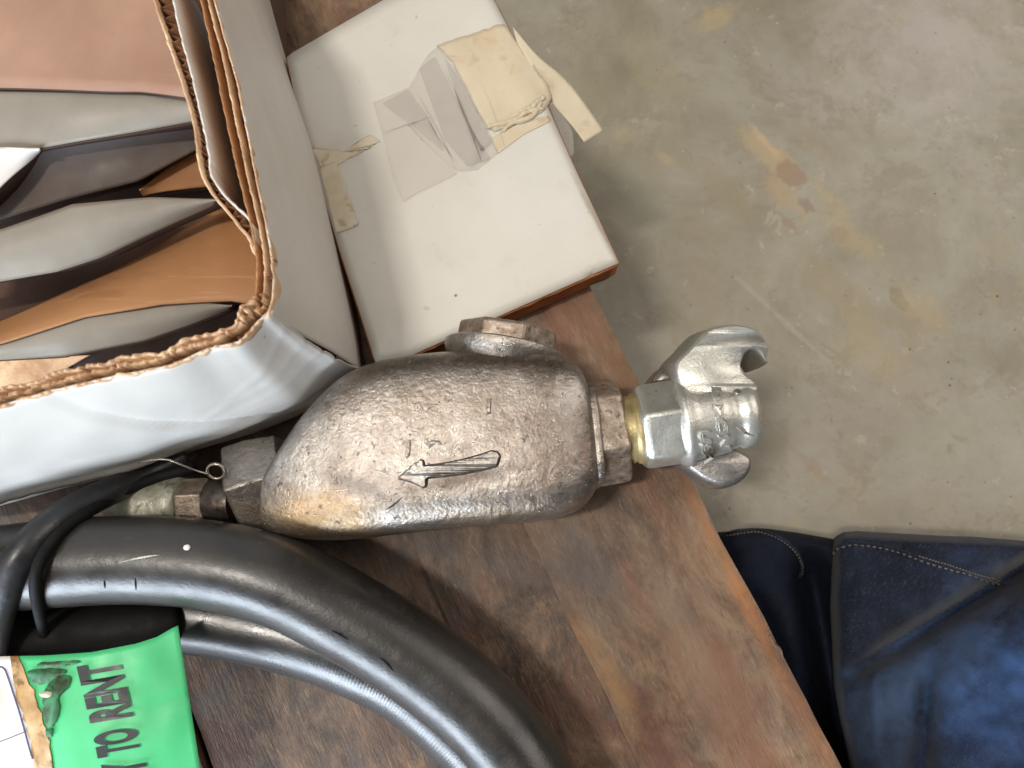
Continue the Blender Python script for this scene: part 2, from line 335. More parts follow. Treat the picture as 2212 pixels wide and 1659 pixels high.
m_sleeve = mat('crimp_sleeve', [(0.3, (124, 122, 108)), (0.5, (168, 166, 148)), (0.72, (204, 200, 182))], scale=70, rough=0.42, metal=0.35, bumps=((90, 0.6, 0.002), (500, .3, .0005)), layers=((120, .56, .66, (62, 56, 46), .7),))
m_wire = mat('wire', [(0.3, (110, 102, 92)), (0.7, (160, 150, 138))], scale=60, rough=0.35, metal=0.85, bumps=())
m_tape = mat('masking_tape', [(0.3, (196, 182, 156)), (0.7, (216, 203, 178))], scale=30, rough=0.65, bumps=((45, .5, .0012), (300, .3, .0005)), layers=((70, .58, .68, (180, 154, 112), .5), (24, .58, .7, (206, 178, 136), .6)))
m_clear = mat('packing_tape', [(0.3, (204, 194, 186)), (0.7, (224, 216, 208))], scale=60, rough=0.16, rough_var=.06, bumps=((70, .5, .0012, (1, .25, 1)), (26, .3, .001)), spec=.6, alpha=.13, stretch=(1, .3, 1), rot=.45, layers=((90, .55, .65, (184, 170, 162), .6, (1, .12, 1)),))
m_stain = mat('glue_stain', [(0.3, (200, 186, 158)), (0.7, (222, 212, 192))], scale=70, rough=0.6, bumps=((200, .3, .0005),), layers=((110, .55, .62, (164, 142, 104), .6),))
m_cartonedge = mat('carton_edge', [(0.3, (140, 80, 42)), (0.6, (176, 106, 58)), (.8, (196, 132, 80))], scale=60, rough=0.7, bumps=((260, .5, .001, (.3, 1, 1)),), layers=((90, .58, .68, (90, 48, 26), .6),))
m_green = mat('green_card', [(0.3, (66, 186, 118)), (0.7, (82, 202, 136))], scale=20, rough=0.5, bumps=((40, .25, .001),), layers=((16, .6, .75, (58, 168, 108), .5),))
m_whitetag = mat('white_card', [(0.3, (214, 208, 204)), (0.7, (236, 232, 230))], scale=20, rough=0.5, bumps=((60, .4, .001),), layers=((26, .55, .66, (200, 172, 140), .7),))
m_tagtape = mat('dirty_tape', [(0.3, (150, 108, 62)), (0.5, (196, 160, 112)), (0.7, (220, 196, 156))], scale=60, rough=0.4, bumps=((90, .6, .0015, (1, .3, 1)),), layers=((110, .56, .64, (92, 66, 40), .7),))
m_ink = mat('black_ink', [(0.3, (20, 24, 26)), (0.7, (28, 32, 36))], scale=20, rough=0.5, bumps=())
m_inkblue = mat('violet_ink', [(0.3, (70, 58, 84)), (0.7, (90, 78, 104))], scale=20, rough=0.5, bumps=())
m_dirt = mat('green_dirt', [(0.3, (40, 84, 56)), (0.7, (72, 140, 92))], scale=120, rough=0.7, bumps=(), layers=((160, .5, .6, (60, 52, 34), .8),))
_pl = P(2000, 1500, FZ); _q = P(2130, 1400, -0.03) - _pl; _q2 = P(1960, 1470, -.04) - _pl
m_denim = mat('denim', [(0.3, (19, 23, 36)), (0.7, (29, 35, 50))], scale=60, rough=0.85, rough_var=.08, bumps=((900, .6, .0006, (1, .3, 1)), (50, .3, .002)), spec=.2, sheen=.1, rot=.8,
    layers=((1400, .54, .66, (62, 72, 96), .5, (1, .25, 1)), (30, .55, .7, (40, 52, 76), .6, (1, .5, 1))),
    marks=((_q.x + .01, _q.y - .004, .045, .015, .45, (58, 88, 134), .75, .9), (_q2.x, _q2.y, .06, .010, .75, (74, 94, 126), .6, .8), (_q.x + .02, _q.y - .04, .05, .035, .2, (34, 54, 88), .7, .9), (_q.x - .045, _q.y - .055, .012, .04, .1, (62, 78, 104), .6, .8)))  # lighter blues over the bulge mix wash fade with painted light
m_denim_shaded = mat('shaded_denim', [(0.3, (17, 21, 34)), (0.7, (26, 32, 48))], scale=60, rough=0.85, bumps=((900, .6, .0006, (1, .3, 1)), (50, .3, .002)), spec=.2, rot=.8, layers=((1400, .56, .68, (40, 48, 66), .5, (1, .25, 1)),))  # same denim, with the rear leg's shade put into a darker colour
m_thread = mat('grey_thread', [(0.3, (84, 82, 80)), (0.7, (120, 112, 98))], scale=200, rough=0.8, bumps=())
m_orange = mat('orange_chip', [(0.3, (196, 70, 30)), (0.7, (224, 90, 40))], scale=60, rough=0.6, bumps=())

# ================================================================== FLOOR
n = 60; V = []
for j in range(n):
    for i in range(n):
        x = -3 + 6*i/(n-1); y = -3 + 6*j/(n-1); V.append((x, y, FZ))
fl = obj('floor', V, grid_faces(n, n), m_floor); fl['kind'] = 'structure'

V = []; Fc = []
rg = random.Random(7)
for k in range(420):
    x, y = rg.uniform(1150, 2300), rg.uniform(-60, 1200); p = P(x, y, FZ); r_ = rg.uniform(.0002, .0009)*(1.6 if k % 40 == 0 else 1); b0 = len(V)
    for (dx, dy, dz_) in ((1, 0, .1), (0, 1, .1), (-1, .2, .1), (-.2, -1, .1), (.1, .1, .8)): V.append(p + Vector((dx*r_*rg.uniform(.6, 1.3), dy*r_*rg.uniform(.6, 1.3), dz_*r_)))
    Fc += [(b0, b0+1, b0+4), (b0+1, b0+2, b0+4), (b0+2, b0+3, b0+4), (b0+3, b0, b0+4)]
m_grit = mat('grit', [(0.4, (92, 84, 72)), (0.5, (150, 140, 122)), (0.6, (200, 190, 172))], scale=18, rough=.8, bumps=())
gr = tag(obj('grit', V, Fc, m_grit), 'fine grit and crumbs scattered over the concrete floor', 'grit'); gr['kind'] = 'stuff'

# ================================================================== BOARDS
bench = thing('wooden_pallet', 'dark oil-stained wooden pallet boards under the boxes, hose and metal fitting', 'pallet', tuple(P(1000, 1100, -0.03)))
g = G.normalized(); gn = Vector((g.y*-1, g.x, 0)); gn = gn if gn.x > 0 else -gn        # gn points to the right of the board
def plank(seam_l, seam_r, mat_, z=0.0, th=0.022, jit=0.0006, seed=0, s0=-0.6, s1=0.6):
    """a board between two lateral positions, its top gently cupped, edges worn"""
    nu, nv = 90, 9; V = []
    for j in range(nv):
        v = j/(nv-1)
        for i in range(nu):
            s = s0 + (s1-s0)*i/(nu-1)
            l = seam_l + (seam_r - seam_l)*v
            if v in (0, 1): l += (0.0012*nz(s*30, seed, 0) + 0.0005*nz(s*140, seed, 5))
            p = g*s + gn*l
            edge = min(v, 1-v)*(seam_r-seam_l)
            zz = z - 0.0008*max(0, 1-edge/0.004)**2 + jit*nz(p.x*30, p.y*30, seed)
            V.append(Vector((p.x, p.y, zz)))
    nt_ = nu*nv
    Fc = grid_faces(nu, nv)
    V += [Vector((v.x, v.y, z-th)) for v in V[:nt_]]
    Fc += [tuple(a+nt_ for a in f)[::-1] for f in grid_faces(nu, nv)]
    for i in range(nu-1):
        for row in (0, nv-1):
            a = row*nu+i; Fc.append((a, a+1, a+1+nt_, a+nt_))
    for j in range(nv-1):
        for c in (0, nu-1):
            a = j*nu+c; Fc.append((a, a+nu, a+nu+nt_, a+nt_))
    return obj('plank', V, Fc, mat_, bench, smooth=True, sharp=50)
def lat(x, y): return Vector(P(x, y, 0)).dot(gn)
R0 = lat(1555, 1155); L1 = lat(1225, 1330); L2 = lat(930, 1260)
plank(L1, R0, m_wood_edge, 0, seed=1)
plank(L2 + .0001, L1 + .0012, m_wood, -.0002, seed=2)
plank(L2 - .125, L2 + .0015, m_wood, -0.0030, seed=3)
plank(L2 - .2125, L2 - .1285, m_wood, -0.001, seed=4)
plank(L2 - .290, L2 - .216, m_wood, -0.001, seed=5)
plank(L2 - .38, L2 - .2935, m_wood, -0.002, seed=6)
# bearers under the boards, cross-wise
for s in (-0.42, 0.0, 0.42):
    c = g*s; V = []; hw = .045; a, b = L2 - .36, R0 - .012
    for z in (FZ + .002, -0.0225):
        for (sa, lb) in ((-hw, a), (hw, a), (hw, b), (-hw, b)):
            p = g*(s+sa) + gn*lb; V.append((p.x, p.y, z))
    bevel(obj('bearer', V, [(0, 1, 2, 3), (4, 5, 6, 7), (0, 1, 5, 4), (1, 2, 6, 5), (2, 3, 7, 6), (3, 0, 4, 7)], m_wood, bench, smooth=False), .003)
# splinter sticking out of the right edge
sp = [P(1668, 1395, -.001), P(1683, 1400, -.001), P(1691, 1416, .002), P(1690, 1430, -.001), P(1680, 1424, -.003)]
V, Fc = tube(cr([P(1660, 1372, -.002), P(1672, 1392, 0.0), P(1685, 1402, .002), P(1692, 1424, .003)], 10), lambda t: .0016*(1-t*.85), 6)
obj('splinter', V, Fc, m_wood_edge, bench)

# ================================================================== FLAT WHITE CARTON
zt, zb = 0.022, 0.003
carton = thing('flat_white_carton', 'flat closed white carton with peeling tan tape and clear tape, overhanging the pallet edge', 'carton', tuple(P(980, 400, zb)))
co = [(1337, 568), (1062, 690), (870, 776), (812, 784), (775, 668), (735, 545), (640, 230), (619, 121), (828, 0), (1000, -100), (1066, -2), (1091, 46), (1182, 228), (1234, 346)]
ctr = []
raw = lerpl(co + [co[0]], 150)[:-1]
V = []; Fc = []; m_ = len(raw)
ring = lambda z, ins: [(lambda p: Vector((p.x, p.y, z)) )(P(a + (1000-a)*ins, b + (380-b)*ins, zt)) for a, b in raw]
top_o = ring(zt, 0); top_i = ring(zt + .0012, .012); cen = P(1000, 380, zt + .0016)
nr = 14; V = []
for k in range(nr):
    t = k/nr
    for a, b in raw:
        x = a + (990-a)*t; y = b + (390-b)*t
        z = zt + .0014*min(1, t*9) + .0007*nz(x/90, y/90, 2)*min(1, t*4)
        # crushed corner crease
        d = (x-1337)*0.55 + (y-568)*0.83; z -= .0016*max(0, 1 - abs((x-1337)*.8+(y-568)*-.55 + 62)/9)*max(0, 1 - math.hypot(x-1280, y-620)/120)
        V.append(P(x, y, z))
V.append(cen); ci = len(V)-1
Fc = grid_faces(m_, nr, True) + [((nr-1)*m_ + i, (nr-1)*m_ + (i+1) % m_, ci) for i in range(m_)]
panel = obj('top_panel', V, Fc, m_white2, carton); solid(panel, .0012); bvp = bvh_of(V, Fc)
# side walls: outer liner set back from the top edge, with the torn top ply proud of it
V = []; rr = [(zt - .0013, .004, 0), (zt - .004, .009, 1), (zt-.009, .0075, 2), (zb + .003, .006, 3), (zb, .010, 4)]
for z, ins, kk in rr:
    for q, (a, b) in enumerate(raw):
        p = P(a + (1000-a)*ins*1.6, b + (380-b)*ins*1.6, zt); jitter = .0007*nz(q*.5, kk*3.0, 1)
        V.append(Vector((p.x*(1+jitter), p.y + jitter, z)))
sw = obj('side_wall', V, grid_faces(m_, len(rr), True), m_cartonedge, carton); solid(sw, .0012, 1)
# floor of the carton
def poly_on(bv, pts, lift, name, mt, parent, th=0.0003, grid=10, zdef=zt, sm=False, jag=0):
    """a thin piece stuck on a surface: quad-ish outline in photo places, meshed finely"""
    q = cr(pts, 60, True) if sm else lerpl(list(pts) + [pts[0]], 60)[:-1]
    if jag: q = q + np.array([[jag*nz(a/9, b/9, 1), jag*nz(a/9, b/9, 7)] for a, b in q])
    c = q.mean(0); V = []; 
    for k in range(grid):
        t = k/grid
        for a, b in q:
            p, nn = on(bv, a + (c[0]-a)*t, b + (c[1]-b)*t, lift, zdef); V.append(p)
    p, nn = on(bv, c[0], c[1], lift, zdef); V.append(p); m = len(q)
    Fc = grid_faces(m, grid, True) + [((grid-1)*m + i, (grid-1)*m + (i+1) % m, len(V)-1) for i in range(m)]
    o = obj(name, V, Fc, mt, parent); 
    if th: solid(o, th, 1)
    return o
poly_on(bvp, [(943, 100), (1088, 52), (1104, 72), (1129, 104), (1165, 160), (1181, 179), (1192, 212), (1174, 243), (1120, 262), (1069, 286), (1051, 272), (1028, 232), (1006, 186), (975, 130)], .0005, 'masking_tape', m_tape, carton, .0004, jag=3)
# crumpled lower edge of the masking tape
for k, pts in enumerate([[(1052, 278), (1080, 270), (1110, 262), (1140, 244), (1176, 236)], [(1086, 286), (1105, 268), (1130, 262), (1150, 252), (1170, 222)], [(1120, 243), (1145, 236), (1160, 222), (1178, 212)]]):
    path = [on(bvp, a, b, .0010 + .0008*nz(a/7, b/7), zt)[0] for a, b in cr(pts, 26)]
    V, Fc = tube(path, lambda t, k=k: .0016*(.35 + math.sin(math.pi*t)**.5*.6 + .35*nz(t*14, k)), 8)
    obj('tape_fold', V, Fc, m_tape, carton)
poly_on(bvp, [(806, 222), (883, 190), (905, 150), (925, 118), (945, 100), (968, 134), (1006, 190), (1069, 309), (1076, 334), (1032, 368), (987, 372), (940, 330), (880, 270), (826, 290)], .00035, 'clear_tape', m_clear, carton, .0001)
poly_on(bvp, [(826, 290), (880, 268), (940, 330), (990, 376), (960, 392), (900, 420), (872, 440), (850, 390), (838, 340)], .0009, 'clear_tape', m_clear, carton, .0001)
poly_on(bvp, [(1062, 300), (1120, 268), (1185, 250), (1190, 262), (1130, 292), (1076, 333)], .0004, 'tape_residue', m_tape, carton, .0001)
poly_on(bvp, [(690, 361), (726, 350), (752, 420), (776, 487), (727, 506), (708, 430)], .0004, 'glue_patch', m_stain, carton, .0001, jag=2)
poly_on(bvp, [(672, 320), (740, 330), (800, 290), (822, 306), (770, 336), (731, 356), (692, 366)], .0003, 'dirt_smear', m_stain, carton, .00005, jag=5)
for k_, pts in enumerate([[(905, 150), (940, 122), (1030, 300), (1062, 345), (1010, 362), (960, 300)], [(960, 128), (985, 150), (1064, 310), (1040, 330), (1000, 250)], [(826, 224), (883, 195), (930, 262), (960, 330), (900, 280)]]):
    poly_on(bvp, pts, .0006 + .00012*k_, 'clear_tape', m_clear, carton, .0001)
for pts in ([(1035, 174), (1062, 232), (1090, 318)], [(960, 150), (1000, 240), (1040, 350)], [(900, 200), (950, 290), (985, 366)], [(925, 262), (955, 310), (985, 352)]):
    path = [on(bvp, a, b, .0009, zt)[0] for a, b in cr(pts, 16)]
    V, Fc = tube(path, lambda t: .0004*math.sin(math.pi*min(1, max(0, t)))+.00012, 6); obj('tape_wrinkle', V, Fc, m_clear, carton)
# torn strip of tape that hangs out over the floor
V, Fc = sheet([(1107, 57), (1160, 120), (1222, 172), (1262, 222), (1304, 282)], [(1116, 92), (1150, 150), (1187, 214), (1236, 272), (1262, 307)], lambda t: zt + .003 - .010*t, lambda t: zt + .0012 - .006*t, 40, 10, .002)
obj('torn_flap', V, Fc, m_tape, carton).modifiers.new('s', 'SOLIDIFY').thickness = .0007
V, Fc = sheet([(1189, 216), (1225, 262), (1237, 286), (1240, 330)], [(1186, 226), (1200, 262), (1216, 300), (1233, 338)], zt - .001, zt - .001, 20, 8, .001)
solid(obj('clear_flap', V, Fc, m_clear, carton), .0002)

# ================================================================== OPEN BOX
BZ = 0.132
box = thing('open_cardboard_box', 'open white cardboard box with torn corrugated rim, packed with folded cards', 'box', tuple(P(500, 650, 0.004)))
def wav(line, amp, sc, seed):
    return np.array([[a + amp*nz(a/sc, b/sc, seed), b + amp*nz(a/sc, b/sc, seed+9)] for a, b in line])
O_ = [(440, -120), (465, 0), (496, 110), (521, 208), (555, 382), (580, 500), (590, 570), (592, 632), (580, 684)]
OB = [(556, -120), (587, 0), (625, 139), (662, 250), (694, 347), (722, 470), (746, 580), (775, 720), (784, 800)]
def wall(eT, eB, zT, zB, mt, nu=90, nv=26, bulge=None, name='side_panel', wf=0.0):
    A = cr(eT, nu-1); B = cr(eB, nu-1); V = []
    for j in range(nv):
        v = j/(nv-1)
        for i in range(nu):
            a = P(A[i][0], A[i][1], zT); b = P(B[i][0], B[i][1], zB(i/(nu-1)) if callable(zB) else zB)
            p = a.lerp(b, v)
            if bulge: p += bulge(i/(nu-1), v)
            if v > 0: p += Vector((wf*nz(p.x*26, p.y*26, v*3), wf*nz(p.x*26, p.z*26, 4), 0))
            V.append(p)
    return V, grid_faces(nu, nv)
V, Fc = wall(O_, OB, BZ, .006, m_white, bulge=lambda u, v: Vector((.0004*math.sin(math.pi*v), 0, 0)), wf=.0003)
V = [p + Vector((0.0, 0.0, .0011*nz(p.x*160, p.y*160, 2) if i < 90 else 0)) for i, p in enumerate(V)]
solid(obj('side_panel', V, Fc, m_white, box), .0006)
FT = [(588, 668), (578, 684), (562, 692), (521, 736), (480, 748), (437, 760), (365, 791), (243, 815), (104, 848), (0, 878), (-120, 915)]
FB = [(786, 800), (766, 806), (740, 822), (706, 852), (664, 888), (560, 930), (417, 975), (330, 1006), (243, 1030), (0, 1092), (-120, 1125)]
def fb(u, v):
    w = math.sin(math.pi*v)
    o = Vector((0.0, -.006*w*(.5+u), -.0))
    o += Vector((0, -.0022, 0))*max(0, 1 - abs(v - .62 - .18*math.sin(u*3.2))/.07)*(.4+u)         # long crease
    o += Vector((0, .0026, .0008))*max(0, 1 - abs(v - (1.05-1.5*u))/.05)*max(0, 1-abs(u-.35)/.4)      # diagonal crease
    o += Vector((0, .0006*nz(u*9, v*4, 1.2), .0004*nz(u*7, v*5, 6)))*w
    for c0, sl in ((.30, .55), (.12, 1.1), (.46, .25), (.62, .1)): o += Vector((0, -.0007, .0002))*max(0, 1 - abs(v - c0 - sl*u)/.022)*max(0, 1 - u/.5)
    return o
V, Fc = wall(FT, FB, BZ, lambda u: .010 + .008*math.sin(math.pi*min(1, u*1.2)), m_white, 110, 40, fb, wf=.0008)
fpn = obj('side_panel', V, Fc, m_white, box); solid(fpn, .0006)
# the bottom of the front wall curls under
A = cr(FB, 80); V = []
for j, (dy, dz) in enumerate([(0, 0), (.0012, -.003), (.004, -.005), (.012, -.0055), (.05, -.006)]):
    for k in range(81):
        u = k/80; p = P(A[k][0], A[k][1], .010 + .008*math.sin(math.pi*min(1, u*1.2))); V.append(p + Vector((-.2*dy, dy, max(dz, .0015-p.z))))
solid(obj('bottom_panel', V, grid_faces(81, 5), m_brownin_shaded, box), .0006)
# corrugated rim: liners and fluting between them
def liner(line, name, mt, zT, depth, thick=.0006, wa=1.6, seed=0, top_w=.0012, n=150):
    L_ = wav(cr(line, n), wa, 30 if seed < 4 else 16, seed); V = []
    nn = len(L_)
    for zi in (0, depth*.2, depth*.5, depth):
        for k, (a, b) in enumerate(L_):
            p = P(a, b, zT); V.append(Vector((p.x, p.y, zT - zi + (top_w*nz(a/11, b/11, seed+3) if zi == 0 else 0))))
    return solid(obj(name, V, grid_faces(nn, 4), mt, box), thick, 0)
def flute(l0, l1, mt, zT, depth, pitch=9.0, n=None):
    A = cr(l0, 400); B = cr(l1, 400)
    Ln = np.sum(np.linalg.norm(np.diff(A, axis=0), axis=1)); m = int(Ln/pitch*6); V = []
    ia = np.linspace(0, 400, m)
    for zi in (0, depth):
        for k, s in enumerate(ia):
            f = .5 + .46*math.sin(k*math.pi/3 + .8*nz(k*.1))
            a = A[int(s)]*(1-f) + B[int(s)]*f
            p = P(a[0], a[1], zT); V.append(Vector((p.x, p.y, zT - zi + (.0012*nz(k*.3, 2) - .0012 if zi == 0 else 0))))
    return solid(obj('fluting', V, grid_faces(m, 2), mt, box), .0004, 0)
I_ = [(404, -120), (434, 0), (465, 139), (493, 278), (521, 399), (542, 486), (556, 576), (552, 632), (552, 650)]
MID = [((a[0]+b[0])/2, (a[1]+b[1])/2) for a, b in zip([(440, -120), (465, 0), (500, 120), (528, 250), (556, 390), (577, 486), (588, 576), (588, 632), (578, 655)], I_)]
OL = [(438, -120), (463, 0), (494, 110), (519, 208), (553, 382), (578, 500), (588, 570), (590, 632), (578, 684)]
liner(OL, 'outer_liner', m_edge, BZ + .0003, .03, seed=1)
liner(MID, 'middle_liner', m_edge, BZ, .05, seed=2)
liner(I_, 'inner_liner', m_kraft, BZ, .118, seed=3)
flute(OL, MID, m_flute, BZ - .007, .03, 40); flute(MID, I_, m_flute, BZ - .009, .03, 46)
F2 = [(345, -120), (375, 0), (389, 69), (417, 174), (441, 278), (451, 330), (457, 375), (472, 406), (505, 442), (535, 469), (545, 492), (552, 540)]
F1 = [(300, -120), (333, 0), (350, 50), (368, 104), (392, 174), (417, 260), (427, 330), (436, 375), (458, 417), (486, 450), (512, 483), (535, 510), (549, 545)]
liner(F2, 'inner_flap_liner', m_white, BZ - .001, .10, seed=5, thick=.0007)
liner(F1, 'inner_flap_face', m_edge, BZ - .001, .10, seed=6, thick=.0009)
flute([F2[i] for i in range(len(F2))], F1, m_flute, BZ - .003, .02, pitch=26)
G1 = [(582, 676), (562, 690), (521, 735), (480, 747), (437, 759), (365, 790), (243, 814), (104, 846), (0, 877), (-120, 914)]
G2 = [(556, 640), (535, 656), (521, 667), (503, 702), (444, 723), (392, 737), (347, 764), (278, 768), (222, 785), (118, 806), (69, 827), (0, 841), (-120, 880)]
GM = [(569, 660), (545, 676), (519, 703), (480, 727), (437, 741), (380, 758), (330, 780), (243, 796), (104, 828), (0, 860), (-120, 898)]
liner(G1, 'outer_liner', m_edge, BZ, .004, seed=1, wa=4, thick=.0009, n=260)
liner(GM, 'middle_liner', m_edge, BZ - .0015, .03, seed=2, wa=7, thick=.0013, top_w=.003, n=260)
liner(G2, 'inner_liner', m_edge, BZ, .118, seed=3, wa=5, thick=.0009, top_w=.002, n=260)
flute(G1, GM, m_flute, BZ - .005, .02, pitch=34); flute(GM, G2, m_flute, BZ - .005, .02, pitch=38)
# torn ply tufts at the corner
for k, (x, y, r) in enumerate([(548, 656, 13), (562, 672, 12), (540, 676, 11), (572, 640, 9), (528, 690, 10), (584, 600, 7), (592, 560, 5)]):
    pts = []
    for t in range(9):
        an = t*2*math.pi/9; rr_ = r*(.7 + .5*nz(k*3.1, t*1.3)); pts.append((x + rr_*math.cos(an), y + rr_*.7*math.sin(an)))
    V, Fc = outline_slab(pts, BZ - .004, BZ + .0012 + .001*(k % 3), 24, .0006); obj('torn_tuft', V, Fc, (m_edge, m_kraft)[k % 2], box)
# box floor
V, Fc = sheet([(-500, -500), (600, -500)], [(-500, 900), (640, 760)], .012, .012, 10, 10, 0, sm=False)
solid(obj('box_floor', V, Fc, m_brownin_shaded, box), .001)

# folded cards standing in the box: each a thing of its own
def card(name, e0, e1, z0, z1, mt, label, curve=0.0, th=.0012, cat='cardboard sheet', nu=50, nv=14, wob=.0012):
    z0 = max(.016, z0 - .022); z1 = max(.014, z1 - .022)
    V, Fc = sheet(e0, e1, z0, z1, nu, nv, wob, curve, sm=False)
    lo = min(V, key=lambda p: p.z); t = thing(name, label, cat, (lo.x, lo.y, lo.z), 'folded cards in the box')
    o = obj('card_face', V, Fc, mt, t); solid(o, th)
    # folded lip turned down along the near edge, coloured dark for gap shade
    B = V[-nu:]; W_ = []
    for dz, dy in ((-.0004, .0003), (-.002, .0016), (-.006, .004), (-.014, .006)):
        for p in B: W_.append(p + Vector((0, dy, dz - .0002)))
    solid(obj('folded_lip', W_, grid_faces(nu, 4), m_brownin_shaded, t), .0008)
    return t
card('kraft_liner_sheet', [(-160, -160), (150, -150), (330, -130)], [(-160, 180), (0, 187), (150, 190), (300, 196), (410, 214)], .100, .088, m_pink, 'plain pinkish brown kraft sheet filling the top left of the box', wob=.003)
card('folded_card', [(-160, 180), (0, 190), (180, 192), (300, 198), (430, 214)], [(-160, 352), (0, 334), (110, 316), (300, 284), (430, 262)], .084, .078, m_greycard, 'grey card in the box just below the pinkish kraft sheet', curve=.002)
card('bent_card', [(-160, 330), (-60, 322), (20, 317), (86, 319)], [(-160, 540), (-70, 470), (0, 408), (84, 322)], .080, .074, m_white, 'pale bluish white card at the left edge inside the box')
card('dark_card', [(-160, 334), (0, 330), (110, 316), (280, 284), (440, 250)], [(-160, 520), (0, 476), (140, 432), (300, 392), (445, 312)], .070, .060, m_taupe, 'dark taupe folded card in the middle of the box', curve=-.002)
card('kraft_tab', [(300, 410), (360, 366), (440, 316)], [(310, 420), (380, 412), (450, 404)], .052, .048, m_kraft, 'small tan kraft tab showing beneath the dark card')
card('folded_card', [(-160, 530), (0, 496), (156, 441), (330, 427), (470, 430)], [(-160, 640), (0, 608), (120, 586), (216, 556), (340, 500), (470, 440)], .078, .070, m_greycard, 'grey-green card in the box between the dark card and tan kraft panel', curve=.003)
card('bent_kraft_sheet', [(-160, 720), (0, 692), (200, 602), (347, 528), (470, 448), (560, 470)], [(-160, 770), (0, 742), (180, 684), (350, 656), (500, 650), (575, 662)], .050, .064, m_kraft, 'orange tan kraft panel curving into the near corner of the box', curve=.004)
card('folded_card', [(-160, 770), (0, 744), (191, 681), (350, 660), (440, 654), (500, 660)], [(-160, 800), (0, 778), (139, 770), (312, 736), (420, 700), (504, 668)], .062, .056, m_greycard, 'narrow grey card lying nearest the front rim inside the box', curve=.002)
card('kraft_scrap', [(-160, 790), (0, 776), (100, 771), (196, 766)], [(-160, 870), (0, 850), (70, 828), (120, 806)], .054, .050, m_edge, 'tan scrap of kraft at the lower left of the box, by the rim')

# ================================================================== LUBRICATOR
ZC = 0.036
lub = thing('air_line_lubricator', 'worn cast bronze air line lubricator with raised arrow and silver claw coupling', 'lubricator', tuple(P(950, 980, 0.004)))
PR = [((594, 1026), (588, 1142)), ((608, 1000), (604, 1152)), ((638, 955), (636, 1160)), ((674, 905), (676, 1165)), ((716, 860), (724, 1167)), ((768, 818), (790, 1163)),
      ((850, 790), (875, 1152)), ((960, 776), (980, 1141)), ((1080, 772), (1085, 1133)), ((1160, 776), (1165, 1126)), ((1212, 788), (1212, 1116)), ((1238, 804), (1245, 1104)),
      ((1252, 824), (1268, 1082)), ((1258, 842), (1280, 1062)), ((1261, 856), (1284, 1048))]
ZR = [.0185, .0200, .0225, .0248, .0265, .0285, .030, .031, .0315, .0315, .031, .030, .0285, .0265, .0245]
A = cr([p[0] for p in PR], 60); B = cr([p[1] for p in PR], 60); 
sidx = np.linspace(0, len(PR)-1, 61)
# resample pairs at the same parameter
def pair_interp(k):
    def c(arr, s):
        i = int(min(len(arr)-2, math.floor(s))); t = s - i
        p = [np.array(arr[max(0, min(len(arr)-1, j))], float) for j in (i-1, i, i+1, i+2)]
        return 0.5*((2*p[1]) + (p[2]-p[0])*t + (2*p[0]-5*p[1]+4*p[2]-p[3])*t*t + (3*p[1]-p[0]-3*p[2]+p[3])*t**3)
    return c([p[0] for p in PR], k), c([p[1] for p in PR], k), float(c([[z] for z in ZR], k)[0])
RL = []; NS = 56
sp_ = lambda c, e: math.copysign(abs(c)**e, c)
for s in sidx:
    a, b, zr = pair_interp(s)
    pa, pb = P(a[0], a[1], ZC), P(b[0], b[1], ZC); c = (pa+pb)/2; w = (pa-pb)/2
    c = Vector((c.x, c.y, ZC))
    RL.append([c + w*sp_(math.cos(2*math.pi*k/NS), .50) + Vector((0, 0, zr*sp_(math.sin(2*math.pi*k/NS), .42))) for k in range(NS)])
RL.append([v.lerp(sum(RL[-1], Vector())/NS, .12) + (RL[-1][0]-RL[-3][0])*.12 for v in RL[-1]]); RL.append([v.lerp(sum(RL[-1], Vector())/NS, .5) for v in RL[-1]])
RL.insert(0, [v.lerp(sum(RL[0], Vector())/NS, .12) for v in RL[0]])
V, Fc = rings(RL)
for i, p in enumerate(V):
    V[i] = p + Vector((0, 0, .0003*nz(p.x*40, p.y*40, p.z*40)))
body = obj('body', V, Fc, m_cast, lub); subsurf(body, 1); bvb = bvh_of(V, Fc)
# lip around the outlet end
def ringpath(s, off=1.0):
    a, b, zr = pair_interp(s); pa, pb = P(a[0], a[1], ZC), P(b[0], b[1], ZC); c = (pa+pb)/2; w = (pa-pb)/2*off; c.z = ZC
    return [c + w*sp_(math.cos(2*math.pi*k/NS), .50) + Vector((0, 0, zr*off*sp_(math.sin(2*math.pi*k/NS), .42))) for k in range(NS)]
AX = (P(1640, 897, .045) - P(1290, 950, .040)).normalized()
r0 = ringpath(13.2, .97)
V, Fc = rings([[p + AX*d + (c_-p)*k for p in r0] for c_ in [sum(r0, Vector())/NS] for d, k in ((-.002, 0), (.0015, -.004), (.0028, .0), (.0034, .05), (.0036, .3))])
obj('end_lip', V, Fc, m_cast, lub)
# filler plug
axp = Vector((.17, 1, .03)).normalized(); cp = P(1092, 770, .038)
def px(n, z): return n*(H-z)/F
V, Fc = lathe(cp, axp, [(-.016, px(104, .034)), (-.006, px(120, .034)), (-.001, px(133, .034)), (.0012, px(137, .034)), (.0030, px(136, .034)), (.0038, px(131, .034)), (.004, px(105, .034))], 56)
obj('plug_collar', V, Fc, m_cast, lub, sharp=40)
V, Fc = lathe(cp, axp, [(.002, px(104, .034)), (.0042, px(114, .034)), (.0110, px(114, .034)), (.0122, px(110, .034)), (.0124, px(40, .034))], 8, phase=.30)
o = obj('filler_plug', V, Fc, m_cast2, lub, smooth=False); bevel(o, .0010, 2, 20)
